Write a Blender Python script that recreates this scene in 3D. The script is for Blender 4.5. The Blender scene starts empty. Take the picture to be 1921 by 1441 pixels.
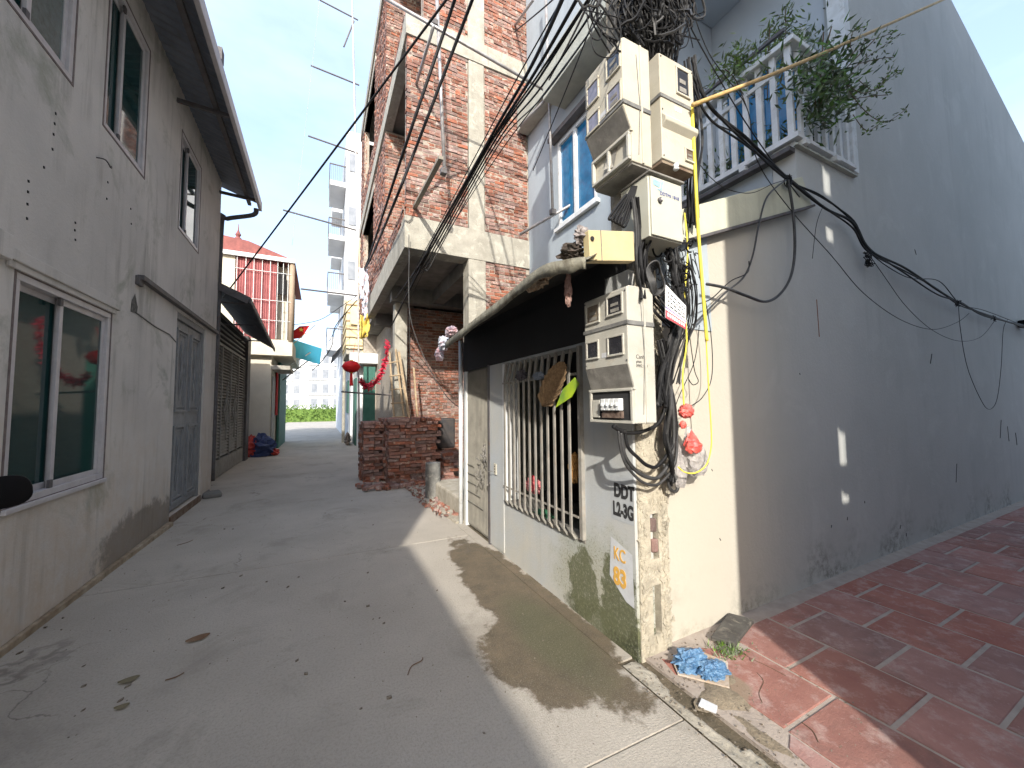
import bpy, bmesh, math, random
from mathutils import Vector, Matrix, noise as mnoise
random.seed(7)
R = math.radians
scene = bpy.context.scene
COL = scene.collection

# ------------------------------------------------------------------ camera
PW, PH, PF = 1921.0, 1441.0, 715.0
YAW, PITCH, ROLL, EYE = R(26.7), R(3.35), R(0.55), 1.55
fwd = Vector((math.sin(YAW)*math.cos(PITCH), math.cos(YAW)*math.cos(PITCH), math.sin(PITCH)))
r0 = Vector((math.cos(YAW), -math.sin(YAW), 0)); u0 = r0.cross(fwd)
rgt = r0*math.cos(ROLL)-u0*math.sin(ROLL); upv = u0*math.cos(ROLL)+r0*math.sin(ROLL)
cd = bpy.data.cameras.new('camera'); cam = bpy.data.objects.new('camera', cd); COL.objects.link(cam)
m = Matrix((rgt, upv, -fwd)).transposed().to_4x4(); m.translation = (0, 0, EYE)
cam.matrix_world = m
cd.sensor_fit = 'HORIZONTAL'; cd.sensor_width = 36; cd.lens = 36*PF/PW
cd.clip_start = 0.05; cd.clip_end = 2000
scene.camera = cam

# ------------------------------------------------------------------ world, sun, exposure
SUN = Vector((0.44, 1.0, -0.60)).normalized()          # direction the light travels
elev = math.asin(-SUN.z); az = math.atan2(-SUN.x, -SUN.y)   # azimuth of the sun from +Y towards +X
w = bpy.data.worlds.new("World"); scene.world = w; w.use_nodes = True
nt = w.node_tree; nt.nodes.clear()
o = nt.nodes.new('ShaderNodeOutputWorld'); bg = nt.nodes.new('ShaderNodeBackground')
sky = nt.nodes.new('ShaderNodeTexSky'); sky.sky_type = 'NISHITA'; sky.sun_disc = False
sky.sun_elevation = elev; sky.sun_rotation = az
sky.air_density = 1.0; sky.dust_density = 2.5; sky.ozone_density = 1.0
tc = nt.nodes.new('ShaderNodeTexCoord')
mp = nt.nodes.new('ShaderNodeMapping'); mp.inputs['Scale'].default_value = (1.0, 1.0, 3.0)
nz = nt.nodes.new('ShaderNodeTexNoise'); nz.inputs['Scale'].default_value = 2.2; nz.inputs['Detail'].default_value = 7; nz.inputs['Roughness'].default_value = .55
rp = nt.nodes.new('ShaderNodeValToRGB'); rp.color_ramp.elements[0].position = .42; rp.color_ramp.elements[1].position = .70
rp.color_ramp.elements[0].color = (.34, .34, .34, 1); rp.color_ramp.elements[1].color = (.88, .88, .88, 1)
mx = nt.nodes.new('ShaderNodeMix'); mx.data_type = 'RGBA'
mx.inputs[7].default_value = (2.0, 2.5, 3.4, 1)
nt.links.new(tc.outputs['Generated'], mp.inputs[0]); nt.links.new(mp.outputs[0], nz.inputs['Vector'])
nt.links.new(nz.outputs[0], rp.inputs[0]); nt.links.new(rp.outputs[0], mx.inputs[0])
nt.links.new(sky.outputs[0], mx.inputs[6]); nt.links.new(mx.outputs[2], bg.inputs[0])
bg.inputs[1].default_value = 0.15
nt.links.new(bg.outputs[0], o.inputs[0])
sl = bpy.data.lights.new('sun', 'SUN'); sl.energy = 2.0; sl.angle = R(0.8); sl.color = (1.0, .945, .85)
so = bpy.data.objects.new('sun', sl); COL.objects.link(so); so.location = (-4, -8, 12)
so.rotation_euler = SUN.to_track_quat('-Z', 'Y').to_euler()
vs = scene.view_settings
vs.view_transform = 'Standard'; vs.look = 'None'; vs.gamma = 1; vs.use_curve_mapping = False; vs.exposure = 1.72

# ------------------------------------------------------------------ survey helper: where a measured sight line meets a known wall or floor plane
def on(ax, v, x, y):
    d = fwd*PF + rgt*(x-PW/2) - upv*(y-PH/2)
    t = (v-(0, 0, EYE)[ax])/d[ax]
    return Vector((0, 0, EYE))+d*t

# ------------------------------------------------------------------ materials
MATS = {}
def mat(name, c1, c2=None, scale=3.0, rough=.85, bump=.0, bscale=40, metal=0, streak=None, stain=None, rnd=0, spec=.3, coat=0,
        trans=0, alpha=1, mid=.5, low=None, isl=False, extra=None):
    """general weathered surface. streak=(colour, amount, xy-scale); low=(colour, z0, z1, amount) dirt that grows towards the foot"""
    if name in MATS: return MATS[name]
    M = bpy.data.materials.new(name); M.use_nodes = True; n = M.node_tree; N = n.nodes; L = n.links
    b = N['Principled BSDF']
    b.inputs['Roughness'].default_value = rough; b.inputs['Metallic'].default_value = metal
    b.inputs['Specular IOR Level'].default_value = spec; b.inputs['Alpha'].default_value = alpha
    b.inputs['Transmission Weight'].default_value = trans; b.inputs['Coat Weight'].default_value = coat
    geo = N.new('ShaderNodeNewGeometry')
    def mixc(fac, a, bb, mode='MIX'):
        x = N.new('ShaderNodeMix'); x.data_type = 'RGBA'; x.blend_type = mode
        for s, v in ((0, fac), (6, a), (7, bb)):
            if hasattr(v, 'is_linked') or hasattr(v, 'links'): L.new(v, x.inputs[s])
            elif isinstance(v, (tuple, list)): x.inputs[s].default_value = tuple(v)+(1,) if len(v) == 3 else v
            else: x.inputs[s].default_value = v
        return x.outputs[2]
    def noise(sc, det=6, rg=.6, vec=None, lo=.35, hi=.65, dist=0):
        q = N.new('ShaderNodeTexNoise'); q.inputs['Scale'].default_value = sc; q.inputs['Detail'].default_value = det
        q.inputs['Roughness'].default_value = rg; q.inputs['Distortion'].default_value = dist
        L.new(vec or geo.outputs['Position'], q.inputs['Vector'])
        r = N.new('ShaderNodeMapRange'); r.inputs[1].default_value = lo; r.inputs[2].default_value = hi
        L.new(q.outputs[0], r.inputs[0]); return r.outputs[0]
    c2 = c2 or tuple(x*.85 for x in c1)
    col = mixc(noise(scale), c1, c2)
    def mul(a, k):
        q = N.new('ShaderNodeMath'); q.operation = 'MULTIPLY'
        L.new(a, q.inputs[0])
        if isinstance(k, (int, float)): q.inputs[1].default_value = k
        else: L.new(k, q.inputs[1])
        return q.outputs[0]
    if streak:
        mpn = N.new('ShaderNodeMapping'); s = streak[2]; mpn.inputs['Scale'].default_value = (s, s, s*.07)
        L.new(geo.outputs['Position'], mpn.inputs[0])
        f = mul(noise(1.0, 8, .65, mpn.outputs[0], .5, .72), noise(1.1, 3, .5, None, .4, .62))
        col = mixc(mul(f, streak[1]), col, streak[0])
    if stain:
        col = mixc(mul(noise(stain[2], 9, .7, None, .54, .66, .6), stain[1]), col, stain[0])
    sep = None
    if low:
        sep = N.new('ShaderNodeSeparateXYZ'); L.new(geo.outputs['Position'], sep.inputs[0])
        r = N.new('ShaderNodeMapRange'); r.inputs[1].default_value = low[2]; r.inputs[2].default_value = low[1]
        L.new(sep.outputs[2], r.inputs[0])
        col = mixc(mul(mul(r.outputs[0], noise(5, 10, .75, None, .3, .7)), low[3]), col, low[0])
    if rnd:
        if isl: rv = geo.outputs['Random Per Island']
        else:
            oi = N.new('ShaderNodeObjectInfo'); rv = oi.outputs['Random']
        hs = N.new('ShaderNodeHueSaturation')
        r = N.new('ShaderNodeMapRange'); r.inputs[3].default_value = 1-rnd; r.inputs[4].default_value = 1+rnd
        L.new(rv, r.inputs[0]); L.new(r.outputs[0], hs.inputs['Value'])
        w2 = N.new('ShaderNodeMath'); w2.operation = 'FRACT'; m3 = mul(rv, 7.31); L.new(m3, w2.inputs[0])
        r2 = N.new('ShaderNodeMapRange'); r2.inputs[3].default_value = 1-rnd*1.3; r2.inputs[4].default_value = 1+rnd*.5
        L.new(w2.outputs[0], r2.inputs[0]); L.new(r2.outputs[0], hs.inputs['Saturation'])
        L.new(col, hs.inputs['Color']); col = hs.outputs[0]
    if extra: col = extra(N, L, geo, col, mixc, noise, mul, b) or col
    L.new(col, b.inputs['Base Color'])
    if bump:
        q = N.new('ShaderNodeTexNoise'); q.inputs['Scale'].default_value = bscale; q.inputs['Detail'].default_value = 8; q.inputs['Roughness'].default_value = .7
        L.new(geo.outputs['Position'], q.inputs['Vector'])
        bp = N.new('ShaderNodeBump'); bp.inputs['Strength'].default_value = min(1, bump); bp.inputs['Distance'].default_value = .012
        L.new(q.outputs[0], bp.inputs['Height']); L.new(bp.outputs[0], b.inputs['Normal'])
    MATS[name] = M; return M

def blob(N, L, geo, mul, cx, cy, cz, sx, sy, sz, dist=.35, nscale=2.5, soft=.25, hard=None):
    """a ragged patch mask around a world position"""
    q = N.new('ShaderNodeTexNoise'); q.inputs['Scale'].default_value = nscale; q.inputs['Detail'].default_value = 9; q.inputs['Roughness'].default_value = .68
    L.new(geo.outputs['Position'], q.inputs['Vector'])
    mpn = N.new('ShaderNodeMapping'); mpn.vector_type = 'POINT'
    mpn.inputs['Location'].default_value = (-cx/sx, -cy/sy, -cz/sz); mpn.inputs['Scale'].default_value = (1/sx, 1/sy, 1/sz)
    L.new(geo.outputs['Position'], mpn.inputs[0])
    ln = N.new('ShaderNodeVectorMath'); ln.operation = 'LENGTH'; L.new(mpn.outputs[0], ln.inputs[0])
    ad = N.new('ShaderNodeMath'); ad.operation = 'MULTIPLY_ADD'; L.new(q.outputs[0], ad.inputs[0]); ad.inputs[1].default_value = dist*4; 
    L.new(ln.outputs['Value'], ad.inputs[2])
    r = N.new('ShaderNodeMapRange'); r.interpolation_type = 'SMOOTHSTEP'
    r.inputs[1].default_value = 1+dist*2+soft; r.inputs[2].default_value = 1+dist*2-soft
    L.new(ad.outputs[0], r.inputs[0]); return r.outputs[0]

CONC = (.40, .385, .35)
def lane_extra(N, L, geo, col, mixc, noise, mul, b):
    # damp sandy patch in front of the corner house: centre found on the ground, wet and darker, a little glossy
    f1 = blob(N, L, geo, mul, 1.46, 2.95, 0, .30, 1.40, 1, .30, 3.0, .07)
    f2 = blob(N, L, geo, mul, 1.34, 2.18, 0, .42, .50, 1, .28, 4.0, .07)
    mxx = N.new('ShaderNodeMath'); mxx.operation = 'MAXIMUM'; L.new(f1, mxx.inputs[0]); L.new(f2, mxx.inputs[1])
    c = mixc(noise(5, 9, .75), (.17, .13, .085), (.10, .082, .055))
    col2 = mixc(mxx.outputs[0], col, c)
    f3 = blob(N, L, geo, mul, 1.42, 2.3, 0, .20, .55, 1, .3, 5.0, .4)
    col2 = mixc(mul(f3, .75), col2, (.10, .10, .055))
    col2 = mixc(mul(noise(70, 6, .85, None, .48, .7), .6), col2, (.20, .18, .155))
    col2 = mixc(mul(noise(140, 3, .7, None, .58, .75), .35), col2, (.62, .59, .53))
    vc = N.new('ShaderNodeTexVoronoi'); vc.feature = 'DISTANCE_TO_EDGE'; vc.inputs['Scale'].default_value = .38
    qn = N.new('ShaderNodeTexNoise'); qn.inputs['Scale'].default_value = 2.4; qn.inputs['Detail'].default_value = 8; L.new(geo.outputs['Position'], qn.inputs['Vector'])
    va = N.new('ShaderNodeVectorMath'); va.operation = 'MULTIPLY_ADD'; L.new(qn.outputs['Color'], va.inputs[0]); va.inputs[1].default_value = (1.1, 1.1, 0); L.new(geo.outputs['Position'], va.inputs[2]); L.new(va.outputs[0], vc.inputs['Vector'])
    rc = N.new('ShaderNodeMapRange'); rc.inputs[1].default_value = .0045; rc.inputs[2].default_value = .001; L.new(vc.outputs['Distance'], rc.inputs[0])
    col2 = mixc(mul(mul(rc.outputs[0], noise(.8, 3, .5, None, .5, .6)), .6), col2, (.13, .115, .10))
    # fine specks of grit
    v = N.new('ShaderNodeTexVoronoi'); v.inputs['Scale'].default_value = 55; L.new(geo.outputs['Position'], v.inputs['Vector'])
    r = N.new('ShaderNodeMapRange'); r.inputs[1].default_value = .16; r.inputs[2].default_value = .08; L.new(v.outputs['Distance'], r.inputs[0])
    col2 = mixc(mul(mul(r.outputs[0], noise(1.7, 4, .6, None, .52, .7)), .35), col2, (.14, .12, .10))
    rr = N.new('ShaderNodeMapRange'); rr.inputs[3].default_value = .88; rr.inputs[4].default_value = .8
    L.new(mxx.outputs[0], rr.inputs[0]); L.new(rr.outputs[0], b.inputs['Roughness'])
    return col2
M_lane = mat('lane_concrete', (.50, .455, .39), (.41, .37, .315), .9, .9, .8, 110, stain=((.30, .27, .225), .6, 1.3), extra=lane_extra)
M_edge = mat('mortar_edge', (.46, .42, .35), (.33, .30, .24), 6, .95, 1.0, 30, stain=((.20, .17, .13), .6, 7))
M_dirt = mat('dirt', (.16, .13, .09), (.09, .075, .05), 9, 1, 1.0, 60)
def tile_extra(N, L, geo, col, mixc, noise, mul, b):
    dust = noise(7, 10, .75, None, .5, .66)
    col = mixc(mul(dust, .42), col, (.56, .47, .43))
    d2 = noise(60, 4, .8, None, .62, .72)
    col = mixc(mul(d2, .35), col, (.62, .52, .46))
    f = blob(N, L, geo, mul, 1.96, 1.42, 0, .16, .13, 1, .25, 5, .1)
    return mixc(mul(f, .8), col, (.26, .21, .15))
M_tile = mat('red_tile', (.36, .165, .13), (.29, .125, .10), 5, .92, .5, 70, rnd=.2, stain=((.22, .12, .10), .6, 3), extra=tile_extra)
M_grout = mat('tile_grout', (.42, .36, .31), (.33, .28, .24), 8, .95, .6, 60)
M_left = mat('left_plaster', (.62, .59, .555), (.52, .50, .475), 1.3, .9, .35, 35,
    streak=((.26, .25, .225), .95, 7), stain=((.33, .335, .285), .9, 1.2), low=((.50, .38, .26), 0.0, 1.9, .8),
    extra=lambda N, L, geo, col, mixc, noise, mul, b: mixc(mul(blob(N, L, geo, mul, -1.8, 5.9, .15, .5, 1.0, .3, .4, 5, .2), .7), col, (.14, .11, .08)))
def annex_extra(N, L, geo, col, mixc, noise, mul, b):
    f = blob(N, L, geo, mul, 1.75, 1.98, .16, .5, .17, .42, .42, 8, .10)
    f2 = blob(N, L, geo, mul, 1.75, 2.35, .24, .5, .17, .26, .42, 8, .10)
    f3 = blob(N, L, geo, mul, 1.75, 2.1, .04, .5, .45, .13, .35, 8, .15)
    for q, a in ((f, .92), (f2, .85), (f3, .7)):
        sp = noise(34, 6, .85, None, .30, .46)
        col = mixc(mul(mul(q, noise(22, 7, .8, None, .30, .52)), .95*a), col, (.09, .105, .045))
        col = mixc(mul(mul(q, noise(48, 6, .85, None, .41, .50)), .97*a), col, (.012, .016, .008))
    f4 = blob(N, L, geo, mul, 1.75, 2.2, .3, .5, .5, .35, .4, 6, .4)
    col = mixc(mul(mul(f4, noise(60, 5, .8, None, .54, .60)), .8), col, (.05, .06, .03))
    return mixc(mul(f4, .35), col, (.27, .27, .16))
M_annex = mat('annex_paint', (.42, .45, .475), (.46, .46, .435), 2.2, .8, .3, 40, streak=((.30, .30, .28), .5, 9), stain=((.52, .50, .44), .5, 2.2), low=((.50, .46, .36), 0, .8, .6), extra=annex_extra)
def side_extra(N, L, geo, col, mixc, noise, mul, b):
    sep = N.new('ShaderNodeSeparateXYZ'); L.new(geo.outputs['Position'], sep.inputs[0])
    r = N.new('ShaderNodeMapRange'); r.interpolation_type = 'SMOOTHSTEP'; r.inputs[1].default_value = 3.9; r.inputs[2].default_value = 2.5
    L.new(sep.outputs[0], r.inputs[0])
    col = mixc(mul(r.outputs[0], .85), col, (.46, .42, .345))  # warm sunlit tone near the corner, put into the wall colour
    f = noise(1.6, 3, .5, None, .42, .7)
    rz = N.new('ShaderNodeMapRange'); rz.inputs[1].default_value = .45; rz.inputs[2].default_value = 0; L.new(sep.outputs[2], rz.inputs[0])
    sp = noise(14, 9, .8, None, .44, .60)
    return mixc(mul(mul(mul(rz.outputs[0], f), sp), .95), col, (.06, .055, .03))
M_side = mat('side_wall_paint', (.49, .495, .48), (.44, .45, .435), 1.0, .85, .3, 30, streak=((.33, .34, .33), .5, 5), stain=((.55, .56, .54), .45, 1.6), extra=side_extra)
M_blueg = mat('blue_grey_paint', (.38, .43, .47), (.34, .385, .42), 1.8, .85, .2, 30, streak=((.27, .30, .32), .5, 8))
M_cornice = mat('cornice_concrete', (.42, .43, .38), (.33, .34, .30), 3, .9, .5, 30, streak=((.22, .23, .2), .6, 9))
M_pale = mat('pale_inner_paint', (.50, .55, .60), (.45, .50, .55), 1.2, .8)
M_cream = mat('cream_strip', (.56, .56, .44), (.48, .48, .38), 4, .85, .3, 30, streak=((.34, .34, .26), .5, 9))
M_pole = mat('pole_concrete', (.40, .36, .29), (.25, .225, .18), 7, .95, 1.0, 55, stain=((.15, .13, .10), .7, 11))
M_poleface = mat('pole_render', (.52, .47, .37), (.33, .30, .24), 12, .95, 1.0, 70, stain=((.62, .58, .48), .6, 14))
M_conc = mat('formed_concrete', (.385, .37, .32), (.29, .275, .235), 4, .92, .8, 30, streak=((.20, .19, .16), .95, 12), stain=((.54, .52, .45), .6, 5))
M_brick = mat('brick', (.285, .13, .095), (.19, .088, .064), 22, .95, .9, 60, rnd=.36, stain=((.42, .36, .30), .9, 10))
M_bricks = mat('brick_far', (.285, .13, .095), (.19, .088, .064), 22, .95, .9, 60, rnd=.36, isl=True, stain=((.42, .36, .30), .9, 10))
M_mort = mat('mortar', (.40, .36, .305), (.29, .25, .21), 14, .98, 1.0, 40)
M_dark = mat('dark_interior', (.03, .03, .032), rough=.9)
M_dim = mat('dim_concrete', (.20, .195, .18), (.14, .135, .125), 3, .95, .5, 30)
M_alu = mat('aluminium_frame', (.54, .52, .53), (.46, .44, .45), 8, .4, 0, spec=.5, stain=((.38, .35, .33), .35, 12))
M_glass = mat('teal_glass', (.008, .035, .036), (.014, .048, .046), 1.3, .04, 0, spec=.55)
M_glass2 = mat('frosted_teal_glass', (.10, .15, .15), (.06, .10, .10), 25, .2, .3, 60, spec=.8)
M_bglass = mat('blue_glass', (.012, .16, .33), (.008, .10, .22), 7, .1, 0, spec=.7)
M_white = mat('white_paint', (.72, .74, .75), (.60, .62, .62), 8, .6, .1, 40, stain=((.40, .38, .33), .45, 11))
M_eave = mat('eave_sheet', (.21, .235, .28), (.16, .18, .22), 6, .6, 0, stain=((.16, .14, .12), .4, 6))
M_steel = mat('dark_steel', (.12, .115, .12), (.08, .075, .075), 9, .6, .2, 50, stain=((.14, .08, .05), .5, 14))
M_door = mat('grey_door_paint', (.27, .275, .28), (.21, .215, .22), 6, .6, .3, 40, streak=((.38, .37, .35), .5, 14), stain=((.15, .13, .11), .4, 10))
M_gate = mat('louvre_gate', (.31, .30, .275), (.24, .23, .21), 7, .6, .2, 40, stain=((.16, .13, .10), .5, 9))
M_canopy = mat('canopy_sheet', (.25, .24, .19), (.155, .145, .11), 11, .85, .8, 30, stain=((.09, .075, .05), .85, 8))
M_box = mat('meter_box_cream', (.50, .47, .39), (.44, .415, .34), 5, .6, .2, 60, stain=((.44, .38, .29), .6, 8), streak=((.34, .31, .26), .7, 12))
M_boxw = mat('meter_box_pale', (.47, .46, .41), (.40, .39, .345), 5, .6, .2, 60, stain=((.40, .35, .28), .6, 8), streak=((.30, .28, .24), .75, 12))
M_boxg = mat('meter_box_grimy', (.27, .26, .235), (.17, .16, .145), 9, .7, .3, 60, stain=((.36, .34, .30), .6, 8))
M_cab = mat('cabinet_white', (.50, .50, .43), (.46, .46, .39), 4, .4, 0, stain=((.5, .47, .38), .3, 8))
M_board = mat('yellow_board', (.53, .45, .26), (.47, .39, .22), 5, .7, .1, 40, stain=((.45, .36, .2), .4, 8))
M_lens = mat('meter_glass', (.015, .015, .02), (.04, .04, .045), 14, .15, 0, spec=.8)
M_lensp = mat('meter_glass_lilac', (.24, .23, .30), (.16, .16, .2), 20, .25, 0, spec=.6)
M_tape = mat('grey_tape', (.12, .12, .12), (.22, .22, .21), 18, .6, .3)
M_rub = mat('black_cable', (.008, .008, .009), (.016, .016, .017), 15, .6, 0, spec=.25)
M_rub2 = mat('grey_cable', (.055, .055, .056), (.028, .028, .028), 15, .5, 0, spec=.4)
M_yel = mat('yellow_cable', (.78, .68, .08), (.68, .56, .07), 10, .5)
M_bam = mat('bamboo_pole', (.58, .40, .16), (.42, .28, .11), 12, .6, .2)
M_tube = mat('scaffold_tube', (.42, .42, .43), (.30, .28, .27), 9, .45, .2, 50, metal=.35, stain=((.28, .16, .10), .4, 12))
M_wood = mat('timber', (.42, .33, .22), (.30, .22, .14), 12, .85, .4, 50)
M_bars = mat('window_bars', (.31, .295, .265), (.21, .20, .18), 9, .6, .1, 40, stain=((.26, .20, .15), .5, 12))
M_red = mat('red_corrugated', (.34, .125, .125), (.27, .09, .09), 4, .7)
M_roof = mat('red_roof_tile', (.28, .10, .09), (.20, .075, .07), 8, .8, .4, 20)
M_palew = mat('pale_cream_wall', (.60, .56, .46), (.53, .49, .40), 2, .85, .3, 25, low=((.36, .36, .36), 0, 1.4, .9))
M_yelw = mat('yellow_wall', (.72, .62, .38), (.65, .55, .34), 3, .8, .2)
M_farw = mat('white_wall', (.62, .64, .66), (.56, .58, .60), 2, .85)
M_farwin = mat('far_window', (.17, .19, .22), (.25, .27, .30), 2, .4)
M_turq = mat('turquoise_sheet', (.03, .50, .66), (.03, .42, .56), 3, .6, trans=.55)
M_green = mat('green_shutter', (.035, .12, .09), (.05, .15, .12), 4, .6)
M_flag = mat('red_cloth', (.36, .012, .012), (.45, .02, .02), 8, .9)
M_lant = mat('red_lantern', (.62, .015, .02), (.5, .01, .012), 8, .6)
M_leaf = mat('leaf', (.095, .175, .05), (.05, .10, .03), 30, .6, rnd=.5, isl=True)
M_leafb = mat('bright_leaf', (.15, .23, .06), (.08, .15, .035), 30, .6, rnd=.5, isl=True)  # brighter yellow-green leaf colour
M_stem = mat('stem', (.12, .08, .05), rough=.9)
M_bluebag = mat('blue_plastic', (.045, .13, .27), (.13, .26, .42), 26, .28, .8, 45, spec=.7, stain=((.34, .46, .56), .6, 30))
M_bag = mat('clear_plastic', (.60, .57, .55), (.34, .32, .31), 22, .22, 1.0, 30, spec=.8, alpha=.66)
M_redbag = mat('red_plastic', (.75, .12, .09), (.60, .10, .09), 14, .3, .6, 25, spec=.6)
M_pink = mat('pink_rag', (.66, .42, .44), (.50, .52, .62), 9, .8, .5, 20)
M_slab = mat('dark_slab', (.10, .095, .085), (.06, .055, .05), 9, .7, .6, 40, stain=((.30, .27, .22), .5, 9))
M_ink = mat('black_ink', (.02, .02, .022), (.05, .05, .05), 40, .8)
M_oran = mat('orange_ink', (.72, .40, .07), (.60, .36, .10), 40, .8)
M_patch = mat('whitewash', (.56, .58, .60), (.50, .51, .53), 14, .85, .2, 50)
M_ground = mat('earth_ground', (.27, .25, .21), (.20, .18, .15), .6, .95, .3, 10)
M_blocker = mat('blocker_plaster', (.74, .73, .69), (.68, .67, .63), 1.5, .9, .2, 30, streak=((.5, .48, .45), .3, 6))  # pale so the unseen shade blocks bounce light onto the side wall

# ------------------------------------------------------------------ object helpers
def wl(o):
    v = Vector((0, 0, 0))
    while o: v += o.location; o = o.parent
    return v
def tag(o, label=None, cat=None, group=None, kind=None):
    if label: o['label'] = label
    if cat: o['category'] = cat
    if group: o['group'] = group
    if kind: o['kind'] = kind
    return o
def thing(name, label, cat, loc=(0, 0, 0), group=None, rz=0):
    o = bpy.data.objects.new(name, None); COL.objects.link(o); o.location = loc; o.rotation_euler = (0, 0, rz)
    o.empty_display_size = .1
    return tag(o, label, cat, group)
def place(o, parent, local):
    if parent is not None:
        o.parent = parent
        if not local: o.location = -wl(parent)
class MB:
    def __init__(s): s.v = []; s.f = []; s.sm = False
    def add(s, vs, fs):
        b = len(s.v); s.v += [tuple(v) for v in vs]; s.f += [tuple(b+i for i in f) for f in fs]; return s
    def box(s, x0, x1, y0, y1, z0, z1):
        return s.add([(x0, y0, z0), (x1, y0, z0), (x1, y1, z0), (x0, y1, z0), (x0, y0, z1), (x1, y0, z1), (x1, y1, z1), (x0, y1, z1)],
            [(0, 3, 2, 1), (4, 5, 6, 7), (0, 1, 5, 4), (1, 2, 6, 5), (2, 3, 7, 6), (3, 0, 4, 7)])
    def obox(s, c, dx, dy, dz, sx, sy, sz):
        c = Vector(c); dx = Vector(dx).normalized()*sx/2; dy = Vector(dy).normalized()*sy/2; dz = Vector(dz).normalized()*sz/2
        p = [c+a*dx+b*dy+e*dz for e in (-1, 1) for a, b in ((-1, -1), (1, -1), (1, 1), (-1, 1))]
        return s.add(p, [(0, 3, 2, 1), (4, 5, 6, 7), (0, 1, 5, 4), (1, 2, 6, 5), (2, 3, 7, 6), (3, 0, 4, 7)])
    def beam(s, a, b, w=.05, h=.05, up=(0, 0, 1)):
        a = Vector(a); b = Vector(b); d = b-a; u = Vector(up)
        if abs(d.normalized().dot(u)) > .95: u = Vector((1, 0, 0))
        sd = d.cross(u).normalized(); u = sd.cross(d).normalized()
        return s.obox((a+b)/2, d, sd, u, d.length, w, h)
    def prism(s, poly, ax, a, b):
        """poly: 2D points in the two other axes (in order), extruded along axis ax from a to b"""
        def mk(p, t):
            return {0: (t, p[0], p[1]), 1: (p[0], t, p[1]), 2: (p[0], p[1], t)}[ax]
        n = len(poly)
        return s.add([mk(p, a) for p in poly]+[mk(p, b) for p in poly],
            [tuple(range(n)), tuple(reversed(range(n, 2*n)))]+[(i, i+n, (i+1) % n+n, (i+1) % n) for i in range(n)])
    def quad(s, *p): return s.add(p, [tuple(range(len(p)))])
    def tube(s, pts, r, n=6, cap=True):
        pts = [Vector(p) for p in pts]; b = len(s.v); prev = None
        for i, p in enumerate(pts):
            t = (pts[min(i+1, len(pts)-1)]-pts[max(i-1, 0)])
            if t.length < 1e-7: t = Vector((0, 0, 1))
            t.normalize()
            if prev is None: a = t.orthogonal().normalized()
            else: a = (prev-t*prev.dot(t)); a = a.normalized() if a.length > 1e-6 else t.orthogonal().normalized()
            prev = a; c = t.cross(a); rr = r[i] if isinstance(r, (list, tuple)) else r
            for k in range(n):
                q = 2*math.pi*k/n; s.v.append(tuple(p+a*rr*math.cos(q)+c*rr*math.sin(q)))
        for i in range(len(pts)-1):
            for k in range(n):
                s.f.append((b+i*n+k, b+i*n+(k+1) % n, b+(i+1)*n+(k+1) % n, b+(i+1)*n+k))
        if cap:
            s.f.append(tuple(b+k for k in reversed(range(n)))); e = b+(len(pts)-1)*n; s.f.append(tuple(e+k for k in range(n)))
        return s
    def lathe(s, c, prof, n=12, sq=(1, 1)):
        b = len(s.v); c = Vector(c)
        for r, z in prof:
            for k in range(n):
                q = 2*math.pi*k/n; s.v.append((c.x+r*math.cos(q)*sq[0], c.y+r*math.sin(q)*sq[1], c.z+z))
        for i in range(len(prof)-1):
            for k in range(n): s.f.append((b+i*n+k, b+i*n+(k+1) % n, b+(i+1)*n+(k+1) % n, b+(i+1)*n+k))
        s.f.append(tuple(b+k for k in reversed(range(n)))); e = b+(len(prof)-1)*n; s.f.append(tuple(e+k for k in range(n)))
        return s
    def mesh(s, name, m):
        me = bpy.data.meshes.new(name); me.from_pydata(s.v, [], s.f)
        bm = bmesh.new(); bm.from_mesh(me); bmesh.ops.recalc_face_normals(bm, faces=bm.faces); bm.to_mesh(me); bm.free()
        me.materials.append(m); me.update(); return me
    def build(s, name, m, parent=None, label=None, cat=None, group=None, kind=None, local=False, smooth=False, bevel=0):
        me = s.mesh(name, m)
        if smooth: me.polygons.foreach_set('use_smooth', [True]*len(me.polygons))
        o = bpy.data.objects.new(name, me); COL.objects.link(o); place(o, parent, local)
        if bevel:
            bv = o.modifiers.new('bevel', 'BEVEL'); bv.width = bevel; bv.segments = 2; bv.limit_method = 'ANGLE'
        return tag(o, label, cat, group, kind)
def lbox(name, m, parent, b, **k): return MB().box(*b).build(name, m, parent, **k)
def spline(P, n=8):
    P = [Vector(p) for p in P]
    if len(P) < 3: return [P[0].lerp(P[-1], i/n) for i in range(n+1)]
    out = []
    for i in range(len(P)-1):
        a = P[max(i-1, 0)]; b = P[i]; c = P[i+1]; d = P[min(i+2, len(P)-1)]
        for k in range(n):
            t = k/n
            out.append(.5*((2*b)+(c-a)*t+(2*a-5*b+4*c-d)*t*t+(3*b-3*c+d-a)*t**3))
    out.append(P[-1]); return out
def sagline(a, b, sag, n=14):
    a = Vector(a); b = Vector(b)
    return [a.lerp(b, i/n)-Vector((0, 0, sag*4*(i/n)*(1-i/n))) for i in range(n+1)]
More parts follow.
